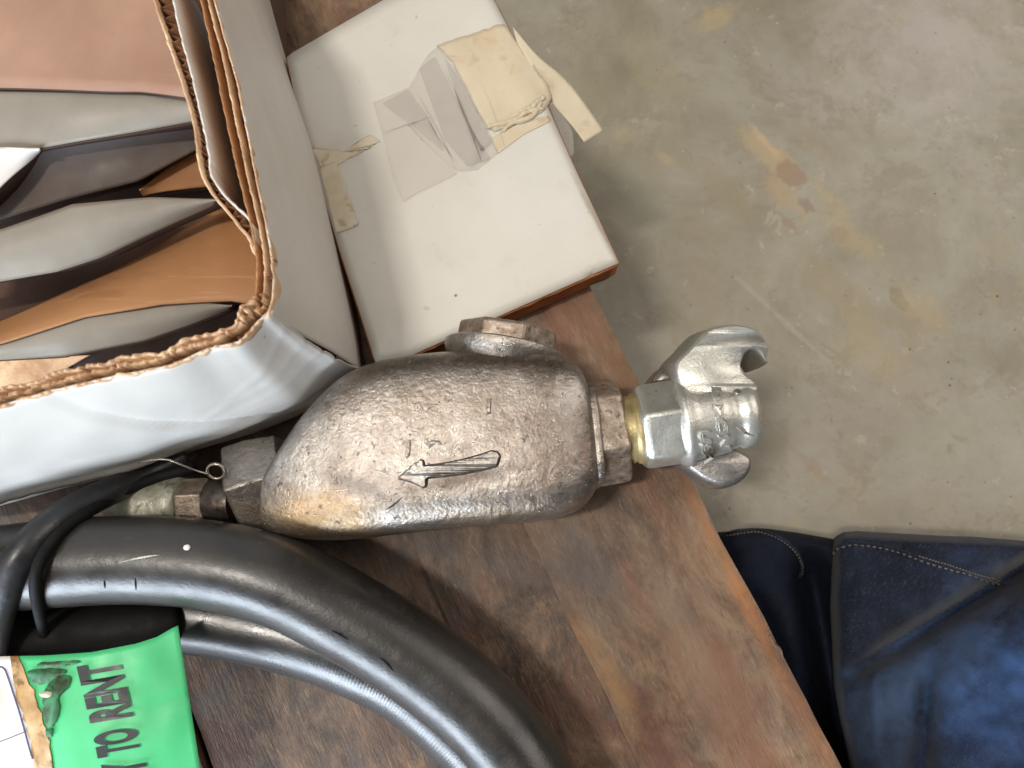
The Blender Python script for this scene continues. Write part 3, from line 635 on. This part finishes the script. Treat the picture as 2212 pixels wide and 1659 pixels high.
# raised arrow
arrow = [(861, 1033), (880, 1017), (896, 1003), (912, 996), (916, 1002), (915, 1011), (960, 1005), (1000, 997), (1040, 986), (1062, 978), (1075, 981), (1080, 990), (1074, 1003), (1040, 1012), (1000, 1020), (960, 1025), (926, 1028), (921, 1033), (922, 1046), (915, 1049), (890, 1041)]
arrow = [(x, y + (3.5 if y > 1016 - (x-960)*.2 else -3.5)) if x > 905 else (x, y) for x, y in arrow]
def raised(bv, pts, h, name, mt, parent, n=90, jit=.0003, zdef=ZC):
    q = lerpl(pts + [pts[0]], n)[:-1]; q = q + np.array([[1.3*nz(a/6, b/6, 2), 1.3*nz(a/6, b/6, 8)] for a, b in q])
    c = q.mean(0); n_ = len(q); R = []
    for lift, ins in ((-.0006, 0), (h*.75, 0.02), (h, .05)):
        R.append([on(bv, a, b, lift)[0] for a, b in q] if ins == 0 else None)
    # inset towards the medial line by normals
    t = np.roll(q, -1, 0) - np.roll(q, 1, 0); t /= np.linalg.norm(t, axis=1)[:, None]; ar = 0.5*np.sum(q[:, 0]*np.roll(q[:, 1], -1) - np.roll(q[:, 0], -1)*q[:, 1])
    nn = np.stack([-t[:, 1], t[:, 0]], 1)*(1 if ar > 0 else -1)
    R[1] = [on(bv, a, b, h*.8)[0] for a, b in q + nn*1.0]
    R[2] = [on(bv, a, b, h + jit*nz(a/5, b/5, 3))[0] for a, b in q + nn*2.0]
    V, Fc = rings(R, False, False)
    tt = tessellate_polygon([[Vector((a, b, 0)) for a, b in q + nn*2.0]]); Fc += [tuple(2*n_ + i for i in f) for f in tt]
    return obj(name, V, Fc, mt, parent, smooth=True, sharp=40)
q = lerpl(arrow + [arrow[0]], 90)
V, Fc = tube([on(bvb, a, b, -.0001, ZC)[0] for a, b in q], px(2.8, .06), 6); obj('recess_dirt', V, Fc, m_grime, lub)
raised(bvb, arrow, .0026, 'flow_arrow', m_cast, lub, jit=.0004)
for pts in ([(880, 950), (888, 950), (886, 985), (878, 992), (874, 988)], [(917, 958), (932, 950), (950, 952), (956, 962), (940, 958), (926, 970)], [(1052, 862), (1062, 860), (1060, 895), (1050, 896)]):
    raised(bvb, pts, .0009, 'cast_mark', m_cast, lub, 36)
# dings and scratches standing on the casting
for k in range(34):
    if k < 2: a, b, an, ln, w = [(825, 1000+20, .35, 34, 2.2), (850, 1088, -.65, 46, 3)][k]
    else:
        a = random.uniform(660, 1255); b = random.uniform(850 if k % 3 else 1040, 1110); an = random.uniform(-1.6, .3); ln = random.uniform(5, 17); w = random.uniform(.7, 1.4)
    pts = [on(bvb, a + ln*(t-.5)*math.cos(an), b + ln*(t-.5)*math.sin(an) + 3*math.sin(t*3)*(k % 2), .00005, ZC)[0] for t in np.linspace(0, 1, 6)]
    V, Fc = tube(pts, lambda t, w=w: px(w*.5, .06)*(.25 + math.sin(math.pi*t)), 6)
    obj('scratch' if k % 3 == 0 else 'nick', V, Fc, m_zinc_flat if k % 3 == 0 else m_grime, lub)
# left boss, hexagonal
axl = (P(500, 1078, .036) - P(640, 1030, .036)).normalized()
cl = P(585, 1045, .030)
hx = px(113, .030)
V, Fc = lathe(cl, axl, [(-.010, hx*.9), (.003, hx), (.0130, hx), (.0140, hx*.94), (.014, hx*.6)], 6, phase=math.radians(0))
bevel(obj('inlet_boss', V, Fc, m_cast, lub, smooth=False), .0011, 2, 25)
# right hex bushing
cb = P(1272, 938, .037)
hb_ = px(118, .037)
V, Fc = lathe(cb, AX, [(-.002, hb_), (.0135, hb_*.985), (.0158, hb_*.93), (.0160, hb_*.6)], 6, phase=math.radians(26))
bevel(obj('bushing', V, Fc, m_cast2, lub, smooth=False), .0012, 3, 25)
# coupling
cc0 = P(1345, 930, .043)
sc = lambda d: px(d, .045)
def rad(n): return sc(n)
V, Fc = lathe(cc0, AX, [(-.003, rad(70)), (.001, rad(74)), (.002, rad(71)), (.003, rad(75)), (.004, rad(72)), (.005, rad(77)), (.007, rad(80)), (.011, rad(70))], 40)
obj('threaded_nipple', V, Fc, m_sealant, lub)
V, Fc = lathe(cc0, AX, [(.0055, rad(72)), (.0068, rad(88)), (.0090, rad(97)), (.024, rad(97)), (.027, rad(93)), (.028, rad(60))], 6, phase=math.radians(-8))
coupl = obj('coupling_nut', V, Fc, m_zinc, lub, smooth=True, sharp=30); bevel(coupl, .0016, 3, 20)
V, Fc = lathe(cc0, AX, [(.022, rad(80)), (.0235, rad(94)), (.0255, rad(100)), (.0272, rad(98)), (.0290, rad(90)), (.0325, rad(86)), (.040, rad(84)), (.0445, rad(80)), (.0455, rad(75)), (.0492, rad(73)), (.0502, rad(77)), (.0540, rad(77)), (.0560, rad(72)), (.0575, rad(64)), (.0575, rad(46)), (.052, rad(42))], 48)
cpb = obj('coupling_body', V, Fc, m_zinc, lub, smooth=True, sharp=60); bvc = bvh_of(V, Fc)
# locking lug with hook
hook = [(1437, 794), (1468, 757), (1499, 724), (1516, 715), (1536, 710), (1562, 708), (1586, 711), (1614, 718), (1634, 729), (1645, 739), (1651, 752), (1649, 772), (1643, 792), (1637, 793), (1628, 784), (1618, 773), (1609, 768), (1599, 769), (1592, 776), (1588, 787), (1586, 797), (1590, 808), (1604, 818), (1622, 838), (1612, 862), (1560, 880), (1490, 872), (1446, 840)]
V, Fc = outline_slab(hook, .030, .0600, 220, taper=[(0, .20), (.0002, .40), (.0006, .70), (.0011, .90), (.0018, .98), (.0024, 1.0)], shift=Vector((.0006, -.0034, 0)))
for p in V: p.z += .004*max(0, min(1, (p.y - P(1500, 800, .05).y)/.03)) - .006*max(0, min(1, (p.x - P(1612, 800, .05).x)/.008))
hk = obj('locking_hook', V, Fc, m_zinc, lub, sharp=55)
lobe = [(1462, 1000), (1490, 1026), (1516, 1043), (1550, 1055), (1582, 1050), (1606, 1035), (1620, 1012), (1618, 990), (1600, 975), (1560, 960), (1500, 968)]
V, Fc = outline_slab(lobe, .022, .036, 70, taper=[(0, .4), (.0006, .75), (.0018, .95), (.003, 1.0)])
obj('locking_lug', V, Fc, m_zinc_flat, lub, sharp=60)
knob = [(1396, 836), (1402, 818), (1418, 800), (1438, 792), (1452, 800), (1450, 830), (1420, 842)]
V, Fc = outline_slab(knob, .024, .044, 40, taper=[(0, .4), (.0008, .8), (.0024, 1.0)]); obj('rear_lug', V, Fc, m_zinc_flat, lub)
# cutting flaw and pin on the coupling
V, Fc = tube(cr([on(bvc, a, b, .0001, .06)[0] for a, b in ((1590, 922), (1608, 932), (1628, 941))], 10), lambda t: px(4, .05)*math.sin(math.pi*t)+.0001, 8); obj('gouge', V, Fc, m_cast2, lub)
V, Fc = tube([on(bvc, 1592, 850, -.001, .06)[0], on(bvc, 1593, 850, .0016, .06)[0]], px(9, .06), 14); bevel(obj('pin', V, Fc, m_zinc_flat, lub, sharp=40), .0005)
# raised letters: run down the photo, around the barrel
def letters(s, x, y0, y1, height, parent, mt, name, rot=-.10):
    V2, F2 = text_mesh(s, .03); v = np.array(V2); w = v[:, 0].max(); V = []
    for lift in (.0010, -.0002):
        for (a, b) in v:
            yy = y0 + (y1-y0)*a/w; xx = x + height*b + (yy-y0)*rot*-1*.0 + (yy-y0)*.16
            V.append(on(bvc, xx, yy, lift, .06)[0])
    nV = len(v); Fc = [tuple(f) for f in F2]
    ed = {}
    for f in F2:
        for i in range(len(f)):
            e = (f[i], f[(i+1) % len(f)]); ed[e] = 1
    Fc += [(a, b, b+nV, a+nV) for (a, b) in ed if (b, a) not in ed]
    return obj(name, V, Fc, mt, parent, smooth=False)
letters('USA', 1511, 930, 1003, 30, lub, m_zinc, 'raised_lettering')
letters('DIXON', 1536, 838, 968, 28, lub, m_zinc, 'raised_lettering')

# fitting at the inlet: hex nipple, crimped sleeve
fit = thing('hose_end_fitting', 'grey crimped hose end with hex nipple screwed into the lubricator inlet', 'hose fitting', tuple(P(400, 1090, 0.02)))
ce = P(502, 1082, .032); axf = (P(260, 1092, .026) - ce).normalized()
V, Fc = lathe(ce, axf, [(-.002, px(50, .03)), (.002, px(52, .03)), (.008, px(48, .03)), (.010, px(46, .03)), (.0105, px(40, .03))], 32); obj('collar', V, Fc, m_collar, fit, sharp=40)
V, Fc = lathe(ce, axf, [(.010, px(50, .03)), (.0115, px(53, .03)), (.0215, px(53, .03)), (.0225, px(49, .03))], 6, phase=.25); bevel(obj('hex_nipple', V, Fc, m_cast2, fit, smooth=False), .0008)
V, Fc = lathe(ce, axf, [(.0225, px(50, .03)), (.024, px(56, .03)), (.030, px(55, .03)), (.034, px(52, .03)), (.038, px(55, .03)), (.043, px(51, .03)), (.047, px(53, .03)), (.052, px(48, .03)), (.056, px(43, .03)), (.0565, px(30, .03))], 40)
V = [p + Vector((.0009*nz(p.x*150, p.y*150, 1), .0009*nz(p.x*150, p.y*150, 5), 0)) for p in V]
obj('crimp_sleeve', V, Fc, m_sleeve, fit)
# wire ring and its tail
wr = thing('safety_wire', 'thin grey wire with a small ring above the hose end fitting', 'wire', tuple(P(470, 1040, .045)))
cw = P(467, 1018, .052); V, Fc = tube([cw + Vector((px(19, .05)*math.cos(t), px(15, .05)*math.sin(t), .0015*math.sin(t))) for t in np.linspace(0, 2*math.pi, 33)], px(3.6, .05), 8, False); obj('ring', V, Fc, m_wire, wr)
V, Fc = tube(cr([P(450, 1024, .052), P(420, 1015, .053), P(390, 1003, .055), P(362, 993, .056), P(330, 993, .056), P(300, 999, .054)], 40), px(2.2, .05), 6); obj('wire_tail', V, Fc, m_wire, wr)
V, Fc = tube(cr([P(484, 1026, .051), P(494, 1040, .046), P(498, 1060, .040)], 12), px(3, .05), 6); obj('wire_stem', V, Fc, m_wire, wr)

# ================================================================== HOSES
h1 = thing('rubber_hose', 'thick upper loop of black rubber air hose curving to the bottom edge', 'hose', tuple(P(690, 1298, .032)))
c1 = [(-160, 1262), (-60, 1238), (60, 1222), (200, 1211), (340, 1210), (480, 1224), (600, 1256), (700, 1303), (850, 1390), (985, 1490), (1085, 1590), (1150, 1690), (1230, 1850), (1290, 2050)]
pth = [P(a, b, .052 - .010*min(1, max(0, (a-600)/500))) for a, b in cr(c1, 150)]
V, Fc = tube(pth, lambda t: px(91, .050)*(1 + .010*nz(t*14, 1)), 48, jag=.006); obj('hose_wall', V, Fc, m_rubber, h1); bvh1 = bvh_of(V, Fc)
for k, pts in enumerate([[(255, 1216), (290, 1207), (325, 1201), (345, 1199)], [(716, 1392-30), (732, 1370), (752, 1382)], [(820, 1420), (836, 1434), (850, 1450)]]):
    path = [on(bvh1, a, b, .00005, .06)[0] for a, b in cr(pts, 12)]
    V, Fc = tube(path, lambda t: px(2.0, .06)*(.2 + math.sin(math.pi*t)), 6); obj('scuff', V, Fc, m_sleeve if k == 0 else m_black, h1)
for a, b, ln in ((292, 1262, 26), (225, 1262, 18)):
    path = [on(bvh1, a + 2*t, b + ln*(t-.5), .00005, .06)[0] for t in np.linspace(0, 1, 8)]
    V, Fc = tube(path, lambda t: px(1.6, .06)*(.3 + math.sin(math.pi*t)), 6); obj('nick', V, Fc, m_black, h1)
p0, nn = on(bvh1, 404, 1183, .0002, .06)
bm = bmesh.new(); bmesh.ops.create_icosphere(bm, subdivisions=2, radius=px(6.5, .07)); V = [p0 + Vector((v.co.x*1.2, v.co.y, v.co.z*.5)) for v in bm.verts]; Fc = [[v.index for v in f.verts] for f in bm.faces]; bm.free()
obj('white_speck', V, Fc, m_whitetag, h1)  # small white speck on the hose wall
h2 = thing('rubber_hose', 'lower black rubber hose with fine ribs, partly under the thicker loop above the bottom edge', 'hose', tuple(P(700, 1380, .012)))
c2 = [(-120, 1330), (60, 1322), (240, 1318), (400, 1322), (540, 1344), (690, 1384), (800, 1428), (880, 1470), (960, 1534), (1030, 1600), (1090, 1680), (1160, 1820), (1200, 1980)]
q2 = cr(c2, 900)
def rr2(t):
    rib = .5 + .5*math.sin(t*900*math.pi*.5)
    amp = .013*min(1, max(0, (t-.48)*6))
    return px(83, .02)*(1 + amp*rib + .006*nz(t*18, 4))
V, Fc = tube([P(a, b, .0195) for a, b in q2], rr2, 36); obj('hose_wall', V, Fc, m_rubber2, h2)
# black wrap over the coils at the left
wrp = thing('black_hose_wrap', 'matte black padded wrap over the hose coils above the green tag', 'hose wrap', tuple(P(200, 1380, .02)))
V, Fc = tube(cr([P(-160, 1380, .036), P(0, 1376, .036), P(150, 1366, .036), P(300, 1352, .036), P(372, 1344, .035), P(386, 1342, .034)], 50), lambda t: px(52, .036)*(1 + .05*nz(t*9, 3))*(1 if t < .93 else 1 - (t-.93)*4), 28)
obj('wrap_sleeve', V, Fc, m_black, wrp)
V, Fc = tube(cr([P(-100, 1180, .052), P(-60, 1260, .050), P(-50, 1330, .045), P(-60, 1420, .04)], 30), px(75, .05), 28); obj('wrap_end', V, Fc, m_strap, wrp)
# strap that binds the loop at the left edge
st = thing('hose_strap', 'black rubber strap crossing the hose loop at the left edge', 'strap', tuple(P(60, 1240, .03)))
V, Fc = tube(cr([P(420, 1010, .030), P(330, 1035, .034), P(250, 1068, .044), P(185, 1108, .058), P(130, 1150, .068), P(90, 1205, .073), P(76, 1262, .072), P(84, 1320, .060), P(96, 1370, .046)], 70), lambda t: px(15, .06)*(1-.3*t), 16)
obj('strap_edge', V, Fc, m_black, st)
V, Fc = tube(cr([P(400, 985, .022), P(320, 1022, .030), P(235, 1062, .044), P(160, 1100, .056), P(95, 1146, .066), P(40, 1210, .070), P(8, 1290, .066), P(-10, 1380, .055), P(-20, 1480, .04)], 90), lambda t: px(24 + 10*math.sin(math.pi*min(1, t*1.1)), .06)*(1 + .03*nz(t*12, 2)), 28)
obj('strap_band', V, Fc, m_strap, st)

# ================================================================== TAG
tg = thing('rental_tag', 'bright green and white card tag printed with black words TO RENT', 'tag', tuple(P(250, 1530, .045)))
def ztag(x, y): return .050 + .008*math.sin((x+60)/500*math.pi) + .0025*math.sin((y-1350)/300*2.4) + .0007*nz(x/60, y/90, 1) - .0009*max(0, 1-abs(y - 1530 + (x-300)*.25)/9)*max(0, (x-230)/160)
def tag_right(y): return 385 + (y-1355)*.155
def tag_top(x): return np.interp(x, [-150, 0, 100, 200, 300, 345, 385, 480], [1421, 1418, 1416, 1409, 1390, 1376, 1355, 1320])
def bnd(y): return np.interp(y, [1410, 1440, 1492, 1554, 1606, 1659, 1800], [38, 50, 72, 95, 108, 116, 130])
def tagpart(xl, xr, name, mt, lift, ytop=None, ybot=1850, nu=30, nv=36, th=.0006):
    V = []
    for j in range(nv):
        v = j/(nv-1)
        for i in range(nu):
            u = i/(nu-1)
            y = 1420 + (ybot-1420)*v; x = xl(y)*(1-u) + xr(y)*u
            yt = tag_top(x); y = yt + (ybot-yt)*v; x = xl(y)*(1-u) + xr(y)*u
            V.append(P(x, y, ztag(x, y) + lift))
    return solid(obj(name, V, grid_faces(nu, nv), mt, tg), th)
jg = lambda y, s, a: a*nz(y/13, s, 0)
tagpart(lambda y: bnd(y) - 8, tag_right, 'green_panel', m_green, 0)
tagpart(lambda y: -200, lambda y: bnd(y) - 6, 'white_panel', m_whitetag, 0)
tagpart(lambda y: bnd(y) - 42 + jg(y, 2, 7) + max(0, 1500-y)*.28, lambda y: bnd(y) - 2 + jg(y, 5, 9), 'tape_strip', m_tagtape, .0006, th=.0003)
# dirt where the tape has pulled the green away
for k, pts in enumerate([[(84, 1432), (130, 1429), (168, 1426), (170, 1432), (130, 1440), (86, 1442)], [(104, 1478), (128, 1460), (150, 1462), (148, 1484), (126, 1504), (128, 1530), (120, 1560), (104, 1572), (96, 1550), (92, 1510)], [(98, 1578), (110, 1574), (112, 1590), (102, 1592)], [(60, 1450), (120, 1444), (142, 1452), (110, 1472), (76, 1478)]]):
    q = cr(pts, 40, True); q = q + np.array([[2.5*nz(a/6, b/6, 2), 2.5*nz(a/6, b/6, 8)] for a, b in q]); c = q.mean(0)
    V = [P(a, b, ztag(a, b) + .0010) for a, b in q] + [P(c[0], c[1], ztag(*c) + .0010)]; Fc = [(i, (i+1) % 40, 40) for i in range(40)]
    solid(obj('dirt_patch', V, Fc, m_dirt, tg), .0002)
q = cr([(84, 1500), (94, 1493), (112, 1496), (106, 1506), (92, 1506)], 16, True); V = [P(a, b, ztag(a, b)+.0014) for a, b in q]; solid(obj('torn_bit', V, [tuple(range(16))], m_tape, tg), .0004)
def tagline(pts, w, name, mt):
    q = cr(pts, 30); t = np.gradient(q, axis=0); t /= np.linalg.norm(t, axis=1)[:, None]; nn = np.stack([-t[:, 1], t[:, 0]], 1)
    V = [P(a, b, ztag(a, b) + .0011) for a, b in q + nn*w/2] + [P(a, b, ztag(a, b) + .0011) for a, b in q - nn*w/2]
    return solid(obj(name, V, grid_faces(31, 2), mt, tg), .0001)
tagline([(-60, 1438), (0, 1441), (8, 1443), (16, 1460), (36, 1520), (48, 1560), (62, 1612), (70, 1640)], 4, 'printed_line', m_inkblue)
tagline([(-60, 1620), (0, 1602), (56, 1580)], 2.2, 'printed_line', m_inkblue)
# printed words, reading up the tag
def word(s, x0, y0, x1, y1, hx, hy, bold, name='printed_word'):
    """baseline from (x0,y0) to (x1,y1); letters rise by (hx,hy)"""
    V2, F2 = text_mesh(s, bold); v = np.array(V2); lo, hi = v[:, 0].min(), v[:, 0].max(); b0 = v[:, 1].min(); hh = v[:, 1].max() - b0; v[:, 1] -= b0
    V = []
    for a, b in v:
        f = (a-lo)/(hi-lo); g_ = b/hh
        V.append(P(x0 + (x1-x0)*f + hx*g_, y0 + (y1-y0)*f + hy*g_, 0))
    out = []
    for a, b in v:
        f = (a-lo)/(hi-lo); g_ = b/hh; x = x0 + (x1-x0)*f + hx*g_; y = y0 + (y1-y0)*f + hy*g_
        out.append(P(x, y, ztag(x, y) + .0009))
    return obj(name, out, F2, m_ink, tg, smooth=False)
word('RENT', 289, 1547, 259, 1424, -94, 16, .046)
word('TO', 306, 1622, 295, 1568, -96, 17, .046)
word('READY', 345, 1770, 313, 1634, -96, 18, .046)
# small orange piece at the bottom edge
V, Fc = outline_slab([(968, 1664), (978, 1646), (990, 1652), (1004, 1664), (996, 1690), (976, 1690)], .0, .002, 24, .0004)
tag(obj('orange_chip', V, Fc, m_orange), 'tiny orange plastic chip beside the hose at the bottom edge', 'plastic chip')

# ================================================================== PERSON (only the trousers are in view)
per = thing('person', 'person in dark blue denim jeans standing beside the pallet, only the clothing visible', 'person', tuple(P(2000, 1500, FZ)))
def dz(x, y):
    """height of the front leg's cloth"""
    z = -.062 + .00003*(x-1800)
    # long crease: line from (2154,1259) to (1884,1422) and on to (1800,1500)
    nx, ny = .52, .855; d = (x-2154)*nx + (y-1262)*ny
    along = (x-2154)*-.855 + (y-1262)*.52
    fade = 1/(1 + math.exp((along-330)/40))
    z += (.042*(1 - math.exp(-max(0, d)/80)) - .026*math.exp(-(d/19)**2) + .012*math.exp(-((d+110)/80)**2)*(1 if d < 0 else 1))*fade
    z += .018*(1-fade)*math.exp(-((x-1905 - (y-1500)*.05)/60)**2)
    # second fold down the leg
    z -= .010*math.exp(-((x - (2010 - (y-1450)*.10))/26)**2)*(1/(1+math.exp(-(y-1440)/25)))
    z += .0034*nz(x/70, y/70, 1) + .0016*nz(x/26, y/34, 5)
    return z
NU, NV = 90, 80; V = []
xl = lambda y: np.interp(y, [1150, 1180, 1230, 1300, 1400, 1480, 1560, 1659, 1900], [1806, 1797, 1796, 1793, 1797, 1801, 1812, 1832, 1870]) + 0
yt = lambda x: np.interp(x, [1790, 1806, 1822, 1850, 1900, 2050, 2100, 2212, 2500], [1176, 1158, 1149, 1147, 1150, 1158, 1159, 1168, 1190])
for j in range(NV):
    v = (j/(NV-1))**1.3
    for i in range(NU):
        u = (i/(NU-1))**1.3
        x = 1800 + u*650; y = yt(x) + v*700; xa = xl(y); x = xa + u*(2480-xa); y = yt(x) + v*700
        e = min(1, u*650/26); e2 = min(1, v*700/22)
        z = dz(x, y) - .035*(1-math.sqrt(max(0, 1-(1-e)**2))) - .03*(1-math.sqrt(max(0, 1-(1-e2)**2)))
        V.append(P(x, y, z))
# skirts of cloth down to the floor on the two visible sides
Fc = grid_faces(NU, NV); base = len(V)
left = [V[j*NU] for j in range(NV)]; top = [V[i] for i in range(NU)]
prevl = [j*NU for j in range(NV)]; prevt = list(range(NU))
for k, (dzz, dx) in enumerate(((-.012, .006), (-.04, .018), (FZ, .024))):
    cur = len(V)
    for p in left: V.append(Vector((p.x + dx, p.y, max(FZ + .001, p.z + dzz))))
    cl_ = list(range(cur, cur+NV)); Fc += [(prevl[j], prevl[j+1], cl_[j+1], cl_[j]) for j in range(NV-1)]; prevl = cl_
    cur = len(V)
    for p in top: V.append(Vector((p.x, p.y - dx, max(FZ + .001, p.z + dzz))))
    ct_ = list(range(cur, cur+NU)); Fc += [(prevt[j], prevt[j+1], ct_[j+1], ct_[j]) for j in range(NU-1)]; prevt = ct_
leg = obj('trouser_leg', V, Fc, m_denim, per); leg['label'] = 'front leg, fade and light painted blue over the bulge'; bvl = bvh_of(V, Fc)
# back leg
def dz2(x, y):
    z = -.082 + .014*math.exp(-((x-1610)/60)**2 - ((y-1230)/70)**2) - .045*math.exp(-((x - (1758 + (y-1260)*.16))/36)**2)*(1/(1+math.exp(-(y-1215)/14)))
    z += .010*math.exp(-((x-1700 - (y-1300)*.35)/46)**2)*(1/(1+math.exp(-(y-1290)/20))) + .0016*nz(x/50, y/50, 9)
    return z
V = []
yt2 = lambda x: np.interp(x, [1440, 1540, 1562, 1590, 1625, 1660, 1720, 1800, 1900], [1200, 1166, 1152, 1143, 1140, 1142, 1150, 1164, 1174])
for j in range(NV):
    v = (j/(NV-1))**1.3
    for i in range(NU):
        u = i/(NU-1); x = 1440 + 440*u; y = yt2(x) + v*720
        e2 = min(1, v*720/24); z = dz2(x, y) - .03*(1-math.sqrt(max(0, 1-(1-e2)**2)))
        V.append(P(x, y, z))
Fc = grid_faces(NU, NV); prevt = list(range(NU)); top = V[:NU]
for dzz in (-.02, -.05, FZ):
    cur = len(V)
    for p in top: V.append(Vector((p.x, p.y - .002, max(FZ + .001, p.z + dzz))))
    ct_ = list(range(cur, cur+NU)); Fc += [(prevt[j], prevt[j+1], ct_[j+1], ct_[j]) for j in range(NU-1)]; prevt = ct_
leg2 = obj('trouser_leg', V, Fc, m_denim_shaded, per); leg2['label'] = 'rear leg, denim painted darker navy as shade'; bvl2 = bvh_of(V, Fc)
def seam(bv, pts, name='seam', w=3.4, wf=.3, zdef=-.07):
    q = cr(pts, 60); path = [on(bv, a, b, .0002, zdef)[0] for a, b in q]
    V, Fc = tube(path, px(w, -.07), 8); o = obj(name, V, Fc, m_denim, per)
    q = q + np.array([[0, 5.5]]); V = []; Fc = []
    for k in range(0, 58, 2):
        pa = on(bv, *(q[k]*.85 + q[k+1]*.15), .0006, zdef)[0]; pb = on(bv, *(q[k]*.1 + q[k+1]*.9 + (q[k+1]-q[k])*.25), .0006, zdef)[0]
        v, f = tube([pa, pa.lerp(pb, .5) + Vector((0, 0, .0004)), pb], px(1.7, -.07), 6); b0 = len(V); V += v; Fc += [tuple(a+b0 for a in ff) for ff in f]
    o = obj('stitching', V, Fc, m_thread, per); o['kind'] = 'stuff'
seam(bvl2, [(1569, 1154), (1600, 1149), (1640, 1146), (1688, 1164), (1720, 1192), (1732, 1222), (1726, 1246)])
seam(bvl, [(1800, 1196), (1812, 1180), (1846, 1172), (1922, 1184), (1990, 1206), (2040, 1222), (2094, 1236), (2150, 1256), (2178, 1264)])
seam(bvl, [(1985, 1196), (2040, 1212), (2100, 1232), (2150, 1244), (2176, 1262)], w=2.2)
